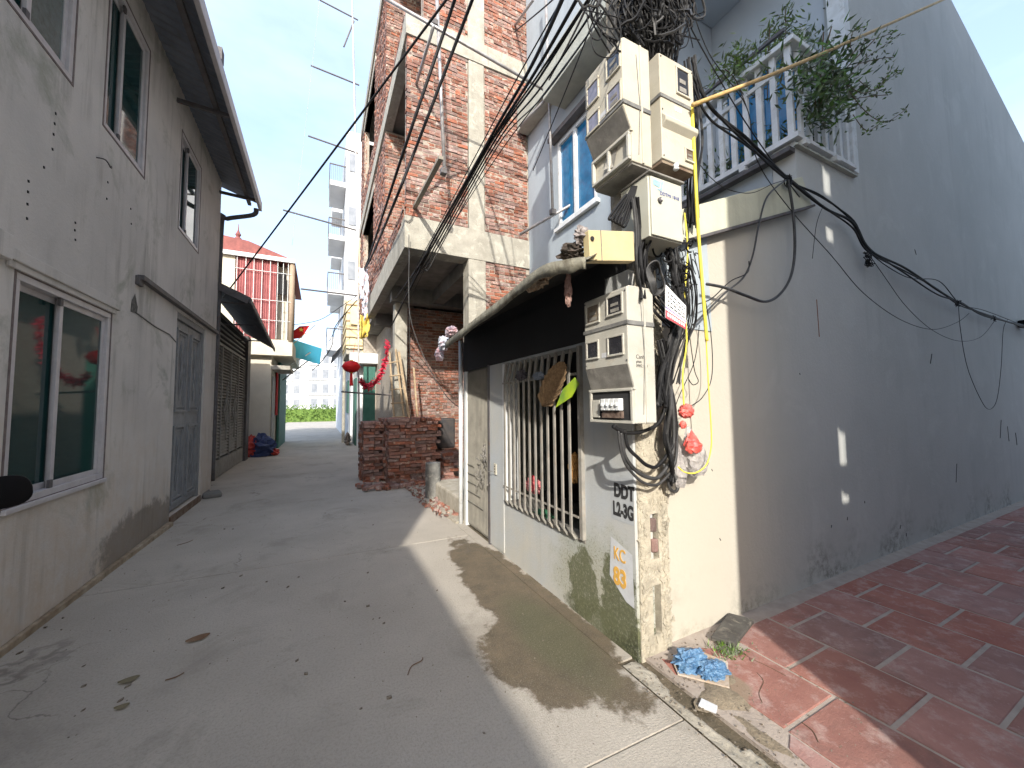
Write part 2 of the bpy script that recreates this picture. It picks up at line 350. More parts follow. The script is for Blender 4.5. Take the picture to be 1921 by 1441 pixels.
def text(s, size, m, name, parent, origin, xdir, updir, depth=.001, sx=1.0, bold=0, align='LEFT', local=False):
    c = bpy.data.curves.new(name, 'FONT'); c.body = s; c.size = size; c.extrude = depth; c.align_x = align; c.offset = bold
    t = bpy.data.objects.new(name, c); COL.objects.link(t)
    bpy.context.view_layer.update()
    me = bpy.data.meshes.new_from_object(t.evaluated_get(bpy.context.evaluated_depsgraph_get()))
    bpy.data.objects.remove(t); me.materials.clear(); me.materials.append(m)
    o = bpy.data.objects.new(name, me); COL.objects.link(o)
    X = Vector(xdir).normalized(); U = Vector(updir).normalized(); Z = X.cross(U)
    M4 = Matrix((X*sx, U, Z)).transposed().to_4x4(); M4.translation = Vector(origin)
    me.transform(M4); place(o, parent, local); return o
def plate(poly, ax, v, holes, thick, name, m, parent):
    """a wall slab in the plane axis=v with rectangular openings: built from a grid of boxes"""
    pass
def wall_grid(x0, x1, z0, z1, holes):
    """rectangles (u0,u1,z0,z1) that cover the wall outside its openings"""
    us = sorted(set([x0, x1]+[h for a in holes for h in a[:2] if x0 < h < x1])); zs = sorted(set([z0, z1]+[h for a in holes for h in a[2:] if z0 < h < z1]))
    out = []
    for i in range(len(us)-1):
        run = None
        for j in range(len(zs)-1):
            cu = (us[i]+us[i+1])/2; cz = (zs[j]+zs[j+1])/2
            hole = any(a[0] < cu < a[1] and a[2] < cz < a[3] for a in holes)
            if not hole:
                if run and abs(run[3]-zs[j]) < 1e-6: run[3] = zs[j+1]
                else: run = [us[i], us[i+1], zs[j], zs[j+1]]; out.append(run)
            else: run = None
    return out
def grid_wall_mesh(ax, a, b, u0, u1, z0, z1, holes):
    """continuous slab with openings (shared grid, no inner faces)"""
    us = sorted(set([u0, u1]+[h for q in holes for h in q[:2]])); zs = sorted(set([z0, z1]+[h for q in holes for h in q[2:]]))
    M_ = MB(); solid = {}
    for i in range(len(us)-1):
        for j in range(len(zs)-1):
            cu = (us[i]+us[i+1])/2; cz = (zs[j]+zs[j+1])/2
            solid[i, j] = not any(q[0] < cu < q[1] and q[2] < cz < q[3] for q in holes)
    def P(u, t, z): return (t, u, z) if ax == 0 else (u, t, z)
    for (i, j), s in solid.items():
        if not s: continue
        U0, U1, Z0, Z1 = us[i], us[i+1], zs[j], zs[j+1]
        for t in (a, b): M_.quad(P(U0, t, Z0), P(U1, t, Z0), P(U1, t, Z1), P(U0, t, Z1))
        for di, dj, e in ((-1, 0, (U0, Z0, U0, Z1)), (1, 0, (U1, Z0, U1, Z1)), (0, -1, (U0, Z0, U1, Z0)), (0, 1, (U0, Z1, U1, Z1))):
            if not solid.get((i+di, j+dj), False):
                M_.quad(P(e[0], a, e[1]), P(e[0], b, e[1]), P(e[2], b, e[3]), P(e[2], a, e[3]))
    return M_
def weld(o):
    bm = bmesh.new(); bm.from_mesh(o.data); bmesh.ops.remove_doubles(bm, verts=bm.verts, dist=1e-5); bmesh.ops.recalc_face_normals(bm, faces=bm.faces); bm.to_mesh(o.data); bm.free(); return o

# ================================================================== GROUND
lbox('earth', M_ground, None, (-300, 300, -150, 400, -1.0, -.16), kind='structure')
lane = lbox('lane', M_dirt, None, (-3.2, 1.80, -8, 60, -.15, -.012), kind='structure')
ys = [-8, -4.5, -1.6, 1.44, 4.5, 7.35, 10.3, 13.4, 16.5, 20, 25, 31, 38, 60]
for i in range(len(ys)-1):
    a, b = ys[i]+.004, ys[i+1]-.004
    sk = .10
    MB().prism([(-3.2, a+sk), (1.63, a-sk*.5), (1.63, b-sk*.5), (-3.2, b+sk)], 2, -.12, 0).build('slab', M_lane, lane, bevel=.003)
# broken mortar strip between the lane and the passage
strip = thing('mortar_strip', 'broken pale mortar edge between the concrete lane and red tiles', 'kerb', (1.68, 0, 0)); strip['kind'] = 'structure'
del strip['category']
random.seed(3)
kb = MB(); ny_, nx_ = 260, 9
for j in range(ny_+1):
    yk = -3.0+4.82*j/ny_; wr = 1.745+.035*mnoise.noise(Vector((yk*3.1, 0, 0)))+.018*mnoise.noise(Vector((yk*11, 4, 0)))
    if 1.15 < yk < 1.55: wr -= .035
    for i in range(nx_+1):
        u = i/nx_; xk = 1.634+(wr-1.634)*u; zk = .004+.010*mnoise.noise(Vector((xk*14, yk*6, 0)))*min(1, 3*u)+.006*mnoise.noise(Vector((xk*40, yk*30, 2)))*min(1, 3*u)
        if i == nx_: zk = -.03
        kb.v.append((xk, yk, zk))
for j in range(ny_):
    for i in range(nx_): a_ = j*(nx_+1)+i; kb.f.append((a_, a_+1, a_+nx_+2, a_+nx_+1))
kb.build('mortar', M_edge, strip, smooth=True)
# foot strip of render along the corner house and rubble apron before the brick building
random.seed(5)
MB().prism([(1.634, 1.86), (1.746, 1.86), (1.746, 6.8), (1.634, 6.8)], 2, -.1, .0).build('foot_strip', M_lane, lane)

psg = lbox('passage_pavement', M_grout, None, (1.80, 14, -1.16, 1.84, -.15, .0075), kind='structure')
MB().box(1.632, 1.80, -8, 1.84, -.15, -.03).build('gutter_soil', M_dirt, lane)
TP = .463
random.seed(11)
tile_me = {}
for r_ in range(-0, 26):
    x0 = 1.985+TP*(r_-0)
    off = .66 if r_ % 2 == 0 else .895
    for k in range(-5, 4):
        y0 = off+.458*k; y1 = y0+.458
        if y1 < -1.1 or y0 > 1.80: continue
        yy0 = max(y0, -1.15); yy1 = min(y1, 1.725+random.uniform(0, .01))
        if yy1-yy0 < .04: continue
        g = .011
        a, b, c, d = x0+g, x0+TP-g, yy0+g, yy1-g
        zt = .012+random.uniform(-.0015, .0025); tl = random.uniform(-.0015, .0015)
        if r_ == 0 and yy1 > 1.6: continue          # broken away by the corner
        t_ = MB(); q = .004
        t_.add([(a, c, 0), (b, c, 0), (b, d, 0), (a, d, 0), (a, c, zt-q), (b, c, zt-q+tl), (b, d, zt-q+tl), (a, d, zt-q),
                (a+q, c+q, zt), (b-q, c+q, zt+tl), (b-q, d-q, zt+tl), (a+q, d-q, zt)],
               [(0, 1, 5, 4), (1, 2, 6, 5), (2, 3, 7, 6), (3, 0, 4, 7), (4, 5, 9, 8), (5, 6, 10, 9), (6, 7, 11, 10), (7, 4, 8, 11), (8, 9, 10, 11)])
        t_.build('tile', M_tile, psg)
# cut tiles along the lane edge, cracked, irregular
cuts = [((1.815, .05), (1.985, .02), (1.985, .43), (1.83, .46)), ((1.80, .48), (1.985, .45), (1.985, .87), (1.85, .80)),
        ((1.86, .84), (1.985, .89), (1.985, 1.10), (1.90, 1.06)), ((1.815, -.42), (1.985, -.45), (1.985, .0), (1.82, .03)),
        ((1.81, -.9), (1.985, -.91), (1.985, -.47), (1.81, -.44)), ((2.06, 1.66), (2.26, 1.57), (2.30, 1.64), (2.11, 1.75)),
        ((1.84, 1.62), (1.97, 1.50), (2.03, 1.60), (1.88, 1.76))]
for c_ in cuts:
    cx = sum(p[0] for p in c_)/4; cy = sum(p[1] for p in c_)/4
    MB().prism([(cx+(p[0]-cx)*.96, cy+(p[1]-cy)*.96) for p in c_], 2, 0, .012+random.uniform(-.003, .004)).build('tile', M_tile, psg, bevel=.004)
# sand spilled over the tiles by the corner
sand = MB(); random.seed(2)
for (cx, cy, rx, ry, hh) in ((1.93, 1.40, .15, .12, .022), (2.06, 1.47, .12, .08, .018), (1.86, 1.15, .05, .16, .012)):
    n = 22; ring = []
    b0 = len(sand.v); sand.v.append((cx, cy, hh))
    for lv, (s1, z) in enumerate(((.55, hh*.85), (1.0, 0.004))):
        for k in range(n):
            q = 2*math.pi*k/n; rr = s1*(1+.22*math.sin(3*q+cx*9)+.12*random.uniform(-1, 1)); sand.v.append((cx+rx*rr*math.cos(q), cy+ry*rr*math.sin(q), z))
    for k in range(n):
        k2 = (k+1) % n; sand.f.append((b0, b0+1+k, b0+1+k2)); sand.f.append((b0+1+k, b0+1+n+k, b0+1+n+k2, b0+1+k2))
sand.build('sand_spill', mat('sand', (.30, .25, .18), (.22, .18, .13), 30, 1, .8, 90), None, 'thin film of grey sand spread over the broken tiles at the corner', kind='stuff', smooth=True)

def litter(name, label, cat, fn, m): 
    b = MB(); fn(b); return b.build(name, m, None, label, cat)
# little things lying about (leaves, twigs, grit)
random.seed(21)
M_dry = mat('dry_leaf', (.14, .075, .04), (.20, .13, .08), 20, .9)
def leafy(cx, cy, L_, a, wd=.35):
    b = MB(); dx = Vector((math.cos(a), math.sin(a), 0)); dy = Vector((-math.sin(a), math.cos(a), 0)); pts = []
    for t, w_ in ((0, 0.02), (.3, .8), (.6, 1), (.85, .55), (1, .02)):
        for s_ in (-1, 1): pts.append(Vector((cx, cy, .006+.012*abs(t-.5)+.004*(s_+1)))+dx*(t-.5)*L_+dy*s_*w_*L_*wd/2)
    for i in range(4): b.quad(pts[2*i], pts[2*i+1], pts[2*i+3], pts[2*i+2])
    return b
leafy(-.71, 3.34, .13, .3, .5).build('dry_leaf', M_dry, None, 'large brown curled leaf lying on the lane, left of centre', 'leaf')
leafy(-.95, 3.02, .09, .2, .5).build('dry_leaf', mat('olive_leaf', (.17, .145, .09), rough=.9), None, 'olive leaf lying on the lane nearest the left wall', 'leaf')
g0 = on(2, 0, 228, 1330); leafy(g0.x, g0.y, .06, .1, .5).build('dry_leaf', MATS['olive_leaf'], None, 'small olive leaf at lower left of the lane', 'leaf')
def twig(pts, lab):
    P_ = [on(2, .006, *p) for p in pts]; MB().tube(spline(P_, 4), .003, 5).build('twig', M_dry, None, lab, 'twig')
twig([(765, 1266), (772, 1250), (790, 1240), (793, 1234)], 'bent dark twig on the lane right of centre')
twig([(310, 1276), (330, 1270), (345, 1262)], 'short straight twig on the lane below the brown leaf')
twig([(332, 1023), (350, 1018), (362, 1013)], 'thin twig on the lane near the left wall foot')
gr = MB()
spots = [(157, 1250), (157, 1288), (156, 1333), (418, 1104), (178, 1095), (190, 1090), (118, 1160), (85, 1178), (115, 1182), (37, 1226), (452, 1081), (300, 975),
         (647, 1129), (690, 1138), (712, 1160), (700, 1162), (720, 1170), (610, 963), (617, 965), (421, 993), (437, 993), (240, 1288), (226, 1315), (557, 1240), (677, 1330), (574, 1265), (540, 1102),
         (500, 1092), (560, 1083), (730, 1310), (908, 1376), (700, 985), (660, 940), (690, 1075), (820, 1108)]
for (px, py) in spots:
    g = on(2, 0, px, py); s_ = random.uniform(.006, .013)
    gr.obox((g.x, g.y, s_*.35), (1, random.uniform(-1, 1), .2), (0, 1, 0), (0, 0, 1), s_*2.0, s_*1.3, s_*.7)
for _ in range(650):
    x = random.uniform(-1.75, 1.62); yq = random.uniform(1.0, 9); s_ = random.uniform(.0015, .004)
    gr.obox((x, yq, s_*.3), (1, random.uniform(-1, 1), .2), (0, 1, 0), (0, 0, 1), s_*2, s_*1.4, s_)
for _ in range(420):
    s_ = random.uniform(.0015, .0045); x = random.choice((random.uniform(1.60, 1.9), random.uniform(1.9, 2.5))); yq = random.uniform(.9, 1.8)
    gr.obox((x, yq, .012+s_*.3), (1, random.uniform(-1, 1), .2), (0, 1, 0), (0, 0, 1), s_*2, s_*1.4, s_)
gr.build('lane_grit', mat('grit', (.10, .07, .05), (.28, .25, .20), 60, .95), None, 'loose grit and crumbs scattered over the lane', kind='stuff')

# ================================================================== LEFT HOUSE
LX = -1.80
lh = thing('left_house', 'two-storey grey plastered house with sheet eave along the left of the lane', 'house', (LX, 5, 0))
wins = [(3.0, 4.12, 4.13, 5.60), (4.60, 5.50, 4.13, 5.62), (6.65, 7.62, 4.06, 5.46), (3.65, 4.93, .92, 2.47), (6.77, 8.23, .10, 2.92)]
weld(grid_wall_mesh(0, LX-.28, LX, -1.55, 8.98, -.1, 6.0, wins).build('wall', M_left, lh))
lbox('end_wall', M_left, lh, (-6.0, LX-.28, 8.7, 8.98, -.1, 6.2))
lbox('front_wall', M_left, lh, (-6.0, LX-.28, -1.55, -1.3, -.1, 6.2))
lbox('floor_slab', M_dim, lh, (-6.0, LX-.29, -1.29, 8.69, 3.2, 3.4))
lbox('back_wall', M_dim, lh, (-6.2, -6.0, -1.55, 8.98, -.1, 6.2))
# eave
ev = MB(); n = 176
for i in range(n):
    a = i*10.9/n-1.7; b = (i+1)*10.9/n-1.7; za = .022*(i % 2); zb = .022*((i+1) % 2)
    ev.quad((LX-4.4, a, 6.9+za), (LX-4.4, b, 6.9+zb), (LX-.05, b, 5.99+zb), (LX-.05, a, 5.99+za))
    ev.quad((LX-.05, a, 5.99+za), (LX-.05, b, 5.99+zb), (-1.20, b, 5.78+zb), (-1.20, a, 5.78+za))
    ev.quad((LX-.05, a, 6.02+za), (LX-.05, b, 6.02+zb), (-1.20, b, 5.81+zb), (-1.20, a, 5.81+za))
ev.build('roof_sheet', M_eave, lh)
MB().box(-1.215, -1.16, -1.7, 9.25, 5.66, 5.84).build('gutter', M_alu, lh, bevel=.008)
MB().box(-1.40, -1.34, -1.7, 9.2, 5.72, 5.775).build('eave_purlin', M_steel, lh)
for yy in (.4, 2.4, 4.4, 6.4, 8.85):
    MB().beam((LX, yy, 5.72), (-1.22, yy, 5.69), .04, .05).build('eave_bracket', M_steel, lh)
for k, (px, py) in enumerate([(392, 66), (418, 118)]):
    q = on(0, -1.2, px, py); MB().box(-1.25, -1.2, q.y-.06, q.y+.06, q.z, q.z+.16).build('roof_clip', M_steel, lh)
dp = MB().tube(spline([(-1.25, 9.16, 5.66), (-1.30, 9.16, 5.52), (-1.72, 9.1, 5.32), (-1.80, 9.08, 5.18), (-1.80, 9.06, 3.0), (-1.80, 9.05, .2)], 5), .045, 8)
dp.build('downpipe', M_steel, lh, smooth=True)

M_seal = mat('dark_sealant', (.13, .10, .10), (.20, .17, .16), 14, .9)
def left_window(y0, y1, z0, z1, split, frost=False, deep=.03):
    fx = LX-deep
    f = MB(); t = .05
    f.box(fx-.05, fx+.03, y0, y1, z0, z0+t); f.box(fx-.05, fx+.03, y0, y1, z1-t, z1)
    f.box(fx-.05, fx+.03, y0, y0+t, z0+t, z1-t); f.box(fx-.05, fx+.03, y1-t, y1, z0+t, z1-t)
    w_ = f.build('window', M_alu, lh, bevel=.004)
    g_ = MB(); q = .014; xo = LX+.004
    g_.box(xo-.02, xo, y0-q, y1+q, z0-q, z0+.004).box(xo-.02, xo, y0-q, y1+q, z1-.004, z1+q).box(xo-.02, xo, y0-q, y0+.004, z0+.004, z1-.004).box(xo-.02, xo, y1-.004, y1+q, z0+.004, z1-.004)
    g_.build('sealant', M_seal, w_)
    # two sliding sashes on two tracks
    for (a, b, xx) in ((y0+t, split+.04, fx-.035), (split-.03, y1-t, fx-.004)):
        s_ = MB(); q = .045
        s_.box(xx-.012, xx+.012, a, b, z0+t, z0+t+q); s_.box(xx-.012, xx+.012, a, b, z1-t-q, z1-t)
        s_.box(xx-.012, xx+.012, a, a+q, z0+t+q, z1-t-q); s_.box(xx-.012, xx+.012, b-q, b, z0+t+q, z1-t-q)
        s_.build('sash', M_alu, w_, bevel=.003)
        lbox('pane', M_glass2 if frost and a > y0+.1 else M_glass, w_, (xx-.004, xx+.003, a+q, b-q, z0+t+q, z1-t-q))
    lbox('stopper', M_steel, w_, (fx+.008, fx+.026, split-.07, split-.032, z0+t, z0+t+.06))
    lbox('stopper', M_steel, w_, (fx+.008, fx+.026, split-.07, split-.032, z1-t-.06, z1-t))
    return w_
left_window(3.0, 4.12, 4.13, 5.60, 3.66, True)
left_window(4.60, 5.50, 4.13, 5.62, 4.97)
left_window(6.65, 7.62, 4.06, 5.46, 7.05)
left_window(3.65, 4.93, .92, 2.47, 4.22)
# rendered hood band over the lower window
hd = MB().box(LX, LX+.035, 3.50, 5.02, 2.52, 2.60).box(LX, LX+.02, 3.55, 4.98, 2.475, 2.52).box(LX, LX+.05, 3.40, 3.52, 2.50, 2.66)
hd.build('window_hood', M_left, lh, bevel=.006)
lbox('sill', M_alu, lh, (LX-.06, LX+.025, 3.65, 4.95, .885, .918), bevel=.004)
# dark interior backing
lbox('interior_backing', mat('dark_backing', (.03, .05, .05), (.06, .09, .085), 3, .9), lh, (LX-.9, LX-.86, 2.9, 8.5, .1, 6.0))
# metal door
dr = MB(); dy0, dy1, dz0, dz1 = 6.77, 8.23, .10, 2.92
dr.box(LX-.10, LX-.02, dy0, dy0+.07, dz0, dz1); dr.box(LX-.10, LX-.02, dy1-.07, dy1, dz0, dz1); dr.box(LX-.10, LX-.02, dy0+.07, dy1-.07, dz1-.08, dz1)
door = dr.build('door', M_door, lh, bevel=.004)
mid = (dy0+dy1)/2
for (a, b) in ((dy0+.075, mid-.005), (mid+.005, dy1-.075)):
    lbox('door_leaf', M_door, door, (LX-.085, LX-.05, a, b, dz0+.03, dz1-.09), bevel=.004)
    for (c, d) in ((dz0+.12, dz0+1.22), (dz0+1.42, dz1-.2)):
        p = MB(); u0, u1 = a+.09, b-.09
        for e, t, h in ((0, .03, .026), (.06, .018, .018)):
            p.box(LX-.05, LX-.05+h, u0+e, u1-e, c+e, c+e+t); p.box(LX-.05, LX-.05+h, u0+e, u1-e, d-e-t, d-e)
            p.box(LX-.05, LX-.05+h, u0+e, u0+e+t, c+e+t, d-e-t); p.box(LX-.05, LX-.05+h, u1-e-t, u1-e, c+e+t, d-e-t)
        cu, cz = (u0+u1)/2, (c+d)/2
        p.tube([(LX-.045, cu, c+.16), (LX-.04, cu-.05, cz-.2), (LX-.04, cu, cz), (LX-.04, cu-.05, cz+.2), (LX-.045, cu, d-.16)], .007, 5)
        p.tube([(LX-.045, cu, c+.16), (LX-.04, cu+.05, cz-.2), (LX-.04, cu, cz), (LX-.04, cu+.05, cz+.2), (LX-.045, cu, d-.16)], .007, 5)
        p.build('panel_moulding', M_door, door)
lbox('notice', M_white, door, (LX-.049, LX-.046, mid+.3, mid+.35, 1.85, 2.02))
lbox('threshold', mat('rust_sill', (.12, .07, .045), (.2, .15, .11), 10, .9, .4), lh, (LX-.2, LX+.02, dy0, dy1, -.02, .098))
MB().box(LX, LX+.06, 5.45, 8.9, 2.965, 3.02).box(LX, LX+.035, 5.40, 5.52, 2.90, 3.0).build('angle_bar', M_steel, lh, bevel=.004)
# wall scars: anchor holes, hook, hacked pocket
sc = MB()
for (px, py) in [(104, 213), (102, 232), (100, 252), (98, 280), (53, 340), (52, 360), (51, 383), (50, 410), (141, 418), (140, 432), (141, 450), (82, 314), (202, 342), (200, 373), (245, 392), (246, 420)]:
    q = on(0, LX, px, py); sc.lathe((0, 0, 0), [(.0, 0)], 3) if False else sc.obox((LX+.001, q.y, q.z), (0, 1, .3), (1, 0, 0), (0, -.3, 1), .014, .006, .018)
sc.build('anchor_hole', M_dark, lh, kind='stuff')
q = on(0, LX, 187, 303); MB().tube(spline([(LX, q.y-.06, q.z), (LX+.05, q.y-.03, q.z+.01), (LX+.06, q.y+.04, q.z-.02), (LX+.05, q.y+.07, q.z+.01)], 4), .006, 5).build('wall_hook', M_steel, lh)
q = on(0, LX, 250, 577)
MB().add([(LX+.003, q.y-.07, q.z-.06), (LX+.003, q.y+.09, q.z-.05), (LX+.003, q.y+.10, q.z+.03), (LX+.003, q.y+.02, q.z+.16), (LX+.003, q.y-.05, q.z+.07)], [(0, 1, 2, 3, 4)]).build('hacked_pocket', mat('raw_mortar', (.17, .165, .155), (.08, .08, .075), 25, 1, 1, 40), lh)
MB().tube([(LX+.002, q.y+.05, q.z-.04), (LX+.002, q.y+.6, q.z-.09), (LX+.002, q.y+1.1, q.z-.10), (LX+.002, 6.75, q.z-.16)], .008, 4).build('crack', MATS['raw_mortar'], lh)
# low broken ledge at the wall's foot
random.seed(9)
MB().prism([(LX, 3.4), (LX+.03, 3.4), (LX+.045, 5.2), (LX+.07, 6.7), (LX, 6.75)], 2, -.05, .05).build('wall_foot', mat('foot_render', (.40, .33, .24), (.24, .18, .12), 9, .95, 1, 30), lh, bevel=.01)
for (x_, y_, s_) in ((-1.70, 8.55, .16), (-1.86, 8.75, .12)):
    b_ = MB(); b_.obox((x_, y_, .04), (1, .3, 0), (-.3, 1, 0), (0, 0, 1), s_*1.7, s_*2.2, .09)
    b_.build('concrete_lump', M_dim, lh, bevel=.03)
# unseen low house behind the camera, shaped to cast the lane's shadow edge
nb = thing('low_shade_blocker', 'unseen low house behind the viewpoint, shaped to shade the left of the lane', 'house', (-3.5, -5, 0))
lbox('wall', M_blocker, nb, (-6, -1.80, -12, -1.57, -.1, 3.54)); MB().box(-6, -1.72, -12.05, -1.565, 3.545, 3.61).build('roof', M_conc, nb)
# unseen blocks added to shade the passage; their sun-aligned slot makes the light slits
hs = thing('passage_side_blocker', 'unseen tall block added across the tiled passage to shade the side wall', 'house', (2, -2, 0))
MB().prism([(1.46, -1.16), (3.03, -1.16), (1.46, -4.72)], 2, -.1, 10.5).build('wall', M_blocker, hs)
hs2 = thing('passage_back_blocker', 'unseen long block added along the tiled passage to shade the side wall', 'house', (6, -4, 0))
MB().prism([(3.14, -1.16), (14.5, -1.16), (14.5, -9), (-.31, -9)], 2, -.1, 10.5).build('wall', M_blocker, hs2)
for z0, z1 in ((-.1, 2.45), (2.72, 2.80), (3.30, 4.95), (5.28, 5.42), (5.85, 10.5)):
    MB().prism([(2.90, -1.55), (2.90, -1.20), (3.20, -1.20), (3.20, -1.55)], 2, z0, z1).build('slot_light_stop', M_blocker, hs2)  # added stops that break the slot's sunlight into separate patches

# motorbike parked at the very left, only its mirror reaches the picture
mbk = thing('motorbike', 'parked motorbike whose black mirror pokes in at the left edge', 'motorbike', (-1.45, 2.0, 0))
mir = MB()
mc = Vector((-1.385, 2.45, 1.205)); e1 = Vector((.25, .80, 0)).normalized(); e2 = Vector((-.25, .15, .95)).normalized(); nn = e1.cross(e2)
prof = []
for s_, d_ in ((.6, -.022), (.95, -.015), (1.0, 0), (.93, .004)):
    prof.append([mc+e1*math.copysign(abs(math.cos(q))**.75, math.cos(q))*.115*s_+e2*math.copysign(abs(math.sin(q))**.75, math.sin(q))*.07*s_+nn*d_ for q in [2*math.pi*k/24 for k in range(24)]])
b0 = len(mir.v); mir.v += [tuple(p) for r_ in prof for p in r_]
for i in range(3):
    for k in range(24): mir.f.append((i*24+k, i*24+(k+1) % 24, (i+1)*24+(k+1) % 24, (i+1)*24+k))
mir.f.append(tuple(range(24))); mir.f.append(tuple(72+k for k in range(24)))
M_bike = mat('bike_plastic', (.008, .008, .009), rough=.6, spec=.06)
mirror = mir.build('mirror', M_bike, mbk, smooth=True)
MB().tube(spline([mc-Vector((0, .02, .06)), (-1.43, 2.36, 1.04), (-1.46, 2.24, .98)], 5), .006, 6).build('mirror_stem', M_steel, mirror)
MB().tube(spline([(-1.80, 2.16, 1.0), (-1.68, 2.24, .98), (-1.54, 2.26, .98), (-1.42, 2.24, .98), (-1.34, 2.12, 1.0)], 5), .014, 8).build('handlebar', M_bike, mbk)
MB().tube([(-1.52, 2.24, .98), (-1.52, 2.12, .55), (-1.52, 2.08, .28)], .03, 8).build('fork', M_bike, mbk)
for yy in (2.08, .88):
    wv = MB(); pts = [Vector((-1.52, yy+.25*math.cos(q), .28+.25*math.sin(q))) for q in [2*math.pi*k/28 for k in range(29)]]
    wv.tube(pts, .035, 8); wh = wv.build('wheel', M_rub, mbk, smooth=True)
    hb = MB().lathe((0, 0, 0), [(.03, -.05), (.03, .05)], 10); hb.v = [(-1.52+z, yy+x, .28+yq) for x, yq, z in hb.v]
    for k in range(6): hb.tube([(-1.52, yy, .28), (-1.52, yy+.24*math.cos(k*math.pi/3), .28+.24*math.sin(k*math.pi/3))], .008, 5)
    hb.build('rim', M_tube, wh)
MB().prism([(.71, .55), (.86, .78), (1.41, .74), (1.66, .5), (1.95, .85), (2.12, .95), (2.1, .6), (1.66, .3), (1.16, .3)], 0, -1.61, -1.43).build('body', mat('bike_red', (.16, .02, .02), rough=.3, spec=.5), mbk, bevel=.03)
MB().box(-1.63, -1.41, .70, 1.5, .76, .84).build('seat', M_bike, mbk, bevel=.03)
mbk.location.x += .185

# ================================================================== LOUVRED GATE HOUSE (left, beyond)
gh = thing('gate_shed', 'grey louvred metal gate under a dark sheet canopy, second on the left', 'gate', (-2.1, 11, 0))
GX = -2.08
for yy in (9.6, 10.02, 13.75, 14.25):
    pass
lbox('gate_post', M_steel, gh, (GX-.1, GX+.08, 9.3, 9.9, -.05, 3.9)); lbox('gate_post', M_steel, gh, (GX-.1, GX+.10, 13.85, 14.35, -.05, 3.75))
lbox('side_wall', M_dim, gh, (-6, GX-.11, 9.0, 14.4, -.05, 3.9))
fr = MB()
ny = [9.9, 10.9, 11.9, 12.9, 13.85]
for yy in ny: fr.box(GX-.02, GX+.04, yy-.02, yy+.04, .02, 3.05)
fr.box(GX-.02, GX+.04, 9.9, 13.85, 3.0, 3.06); fr.box(GX-.02, GX+.04, 9.9, 13.85, .02, .4)
for zz in (3.15, 3.27, 3.39, 3.51): fr.box(GX-.01, GX+.02, 9.9, 13.85, zz, zz+.03)
fr.build('gate_frame', M_gate, gh)
for i in range(4):
    s_ = MB(); a, b = ny[i]+.05, ny[i+1]-.03; z = .46
    while z < 2.96:
        s_.quad((GX+.03, a, z), (GX+.03, b, z), (GX-.015, b, z+.055), (GX-.015, a, z+.055))
        s_.quad((GX+.03, a, z), (GX+.03, b, z), (GX+.03, b, z+.012), (GX+.03, a, z+.012)); z += .075
    s_.build('louvre_panel', M_gate, gh, kind='stuff')
orn = MB()
for k in range(2):
    yc = 11.4+k*1.0
    for (a, b) in (((0, -.35), (.32, 0)), ((.32, 0), (0, .35)), ((0, .35), (-.32, 0)), ((-.32, 0), (0, -.35)), ((0, -.7), (0, .7))):
        orn.beam((GX+.05, yc+a[0], 1.5+a[1]), (GX+.05, yc+b[0], 1.5+b[1]), .025, .03)
orn.build('gate_ornament', M_gate, gh)
lbox('transom_void', M_dark, gh, (GX-.09, GX-.03, 9.9, 13.85, 3.07, 3.7))
cn = MB(); n = 60
P00, P01, P10, P11 = Vector((GX-.1, 9.0, 4.18)), Vector((GX-.1, 14.5, 3.95)), Vector((-1.30, 9.0, 3.72)), Vector((-1.30, 13.6, 3.36))
for i in range(n):
    for dz in (0, .03):
        a, b = i/n, (i+1)/n; za = .015*(i % 2)+dz; zb = .015*((i+1) % 2)+dz
        cn.quad(P00.lerp(P01, a)+Vector((0, 0, za)), P00.lerp(P01, b)+Vector((0, 0, zb)), P10.lerp(P11, b)+Vector((0, 0, zb)), P10.lerp(P11, a)+Vector((0, 0, za)))
cn.build('canopy_sheet', mat('dark_sheet', (.13, .135, .14), (.09, .095, .10), 5, .7), gh)
MB().beam(P10+Vector((.02, 0, -.02)), P11+Vector((.02, 0, -.02)), .03, .1).build('canopy_edge', M_steel, gh)
MB().beam(P10-Vector((0, .02, .03)), P00-Vector((0, .02, .08)), .03, .14).build('canopy_end', M_steel, gh)
for t in (.05, .4, .75): MB().beam(P00.lerp(P01, t)-Vector((0, 0, .5)), P10.lerp(P11, t)-Vector((.1, 0, .03)), .03, .03).build('canopy_strut', M_steel, gh)

# ================================================================== PALE HOUSE with red sheets
ph = thing('pale_house', 'pale house with red corrugated upper front and red tiled roof', 'house', (-3, 17, 0))
lbox('lower_wall', M_palew, ph, (-7, -1.56, 15.7, 21, -.05, 3.62))
lbox('upper_wall', M_palew, ph, (-7, -2.66, 15.5, 21, 3.64, 6.78))
lbox('overhang_slab', M_palew, ph, (-2.655, -.92, 15.45, 20.5, 3.40, 3.95))
rs = MB(); n = 34
for i in range(n):
    a = -2.64+i*1.18/n; b = -2.64+(i+1)*1.18/n
    rs.quad((a, 15.5+.03*(i % 2), 3.97), (b, 15.5+.03*((i+1) % 2), 3.97), (b, 15.5+.03*((i+1) % 2), 6.72), (a, 15.5+.03*(i % 2), 6.72))
rs.build('corrugated_sheet', M_red, ph)
for x_ in (-2.6, -2.35, -2.12, -1.88, -1.64, -1.42, -1.25, -1.1): MB().box(x_-.008, x_+.008, 15.43, 15.45, 3.97, 6.75).build('lattice_bar', M_white, ph)
for z_ in (4.6, 5.3, 6.3): MB().box(-2.64, -1.0, 15.405, 15.425, z_, z_+.014).build('lattice_rail', M_white, ph)
lbox('dark_window', M_dark, ph, (-1.42, -1.16, 15.58, 15.62, 5.6, 6.4), bevel=.0)
lbox('balcony_back', M_palew, ph, (-2.6, -1.12, 15.9, 20, 3.96, 6.7))
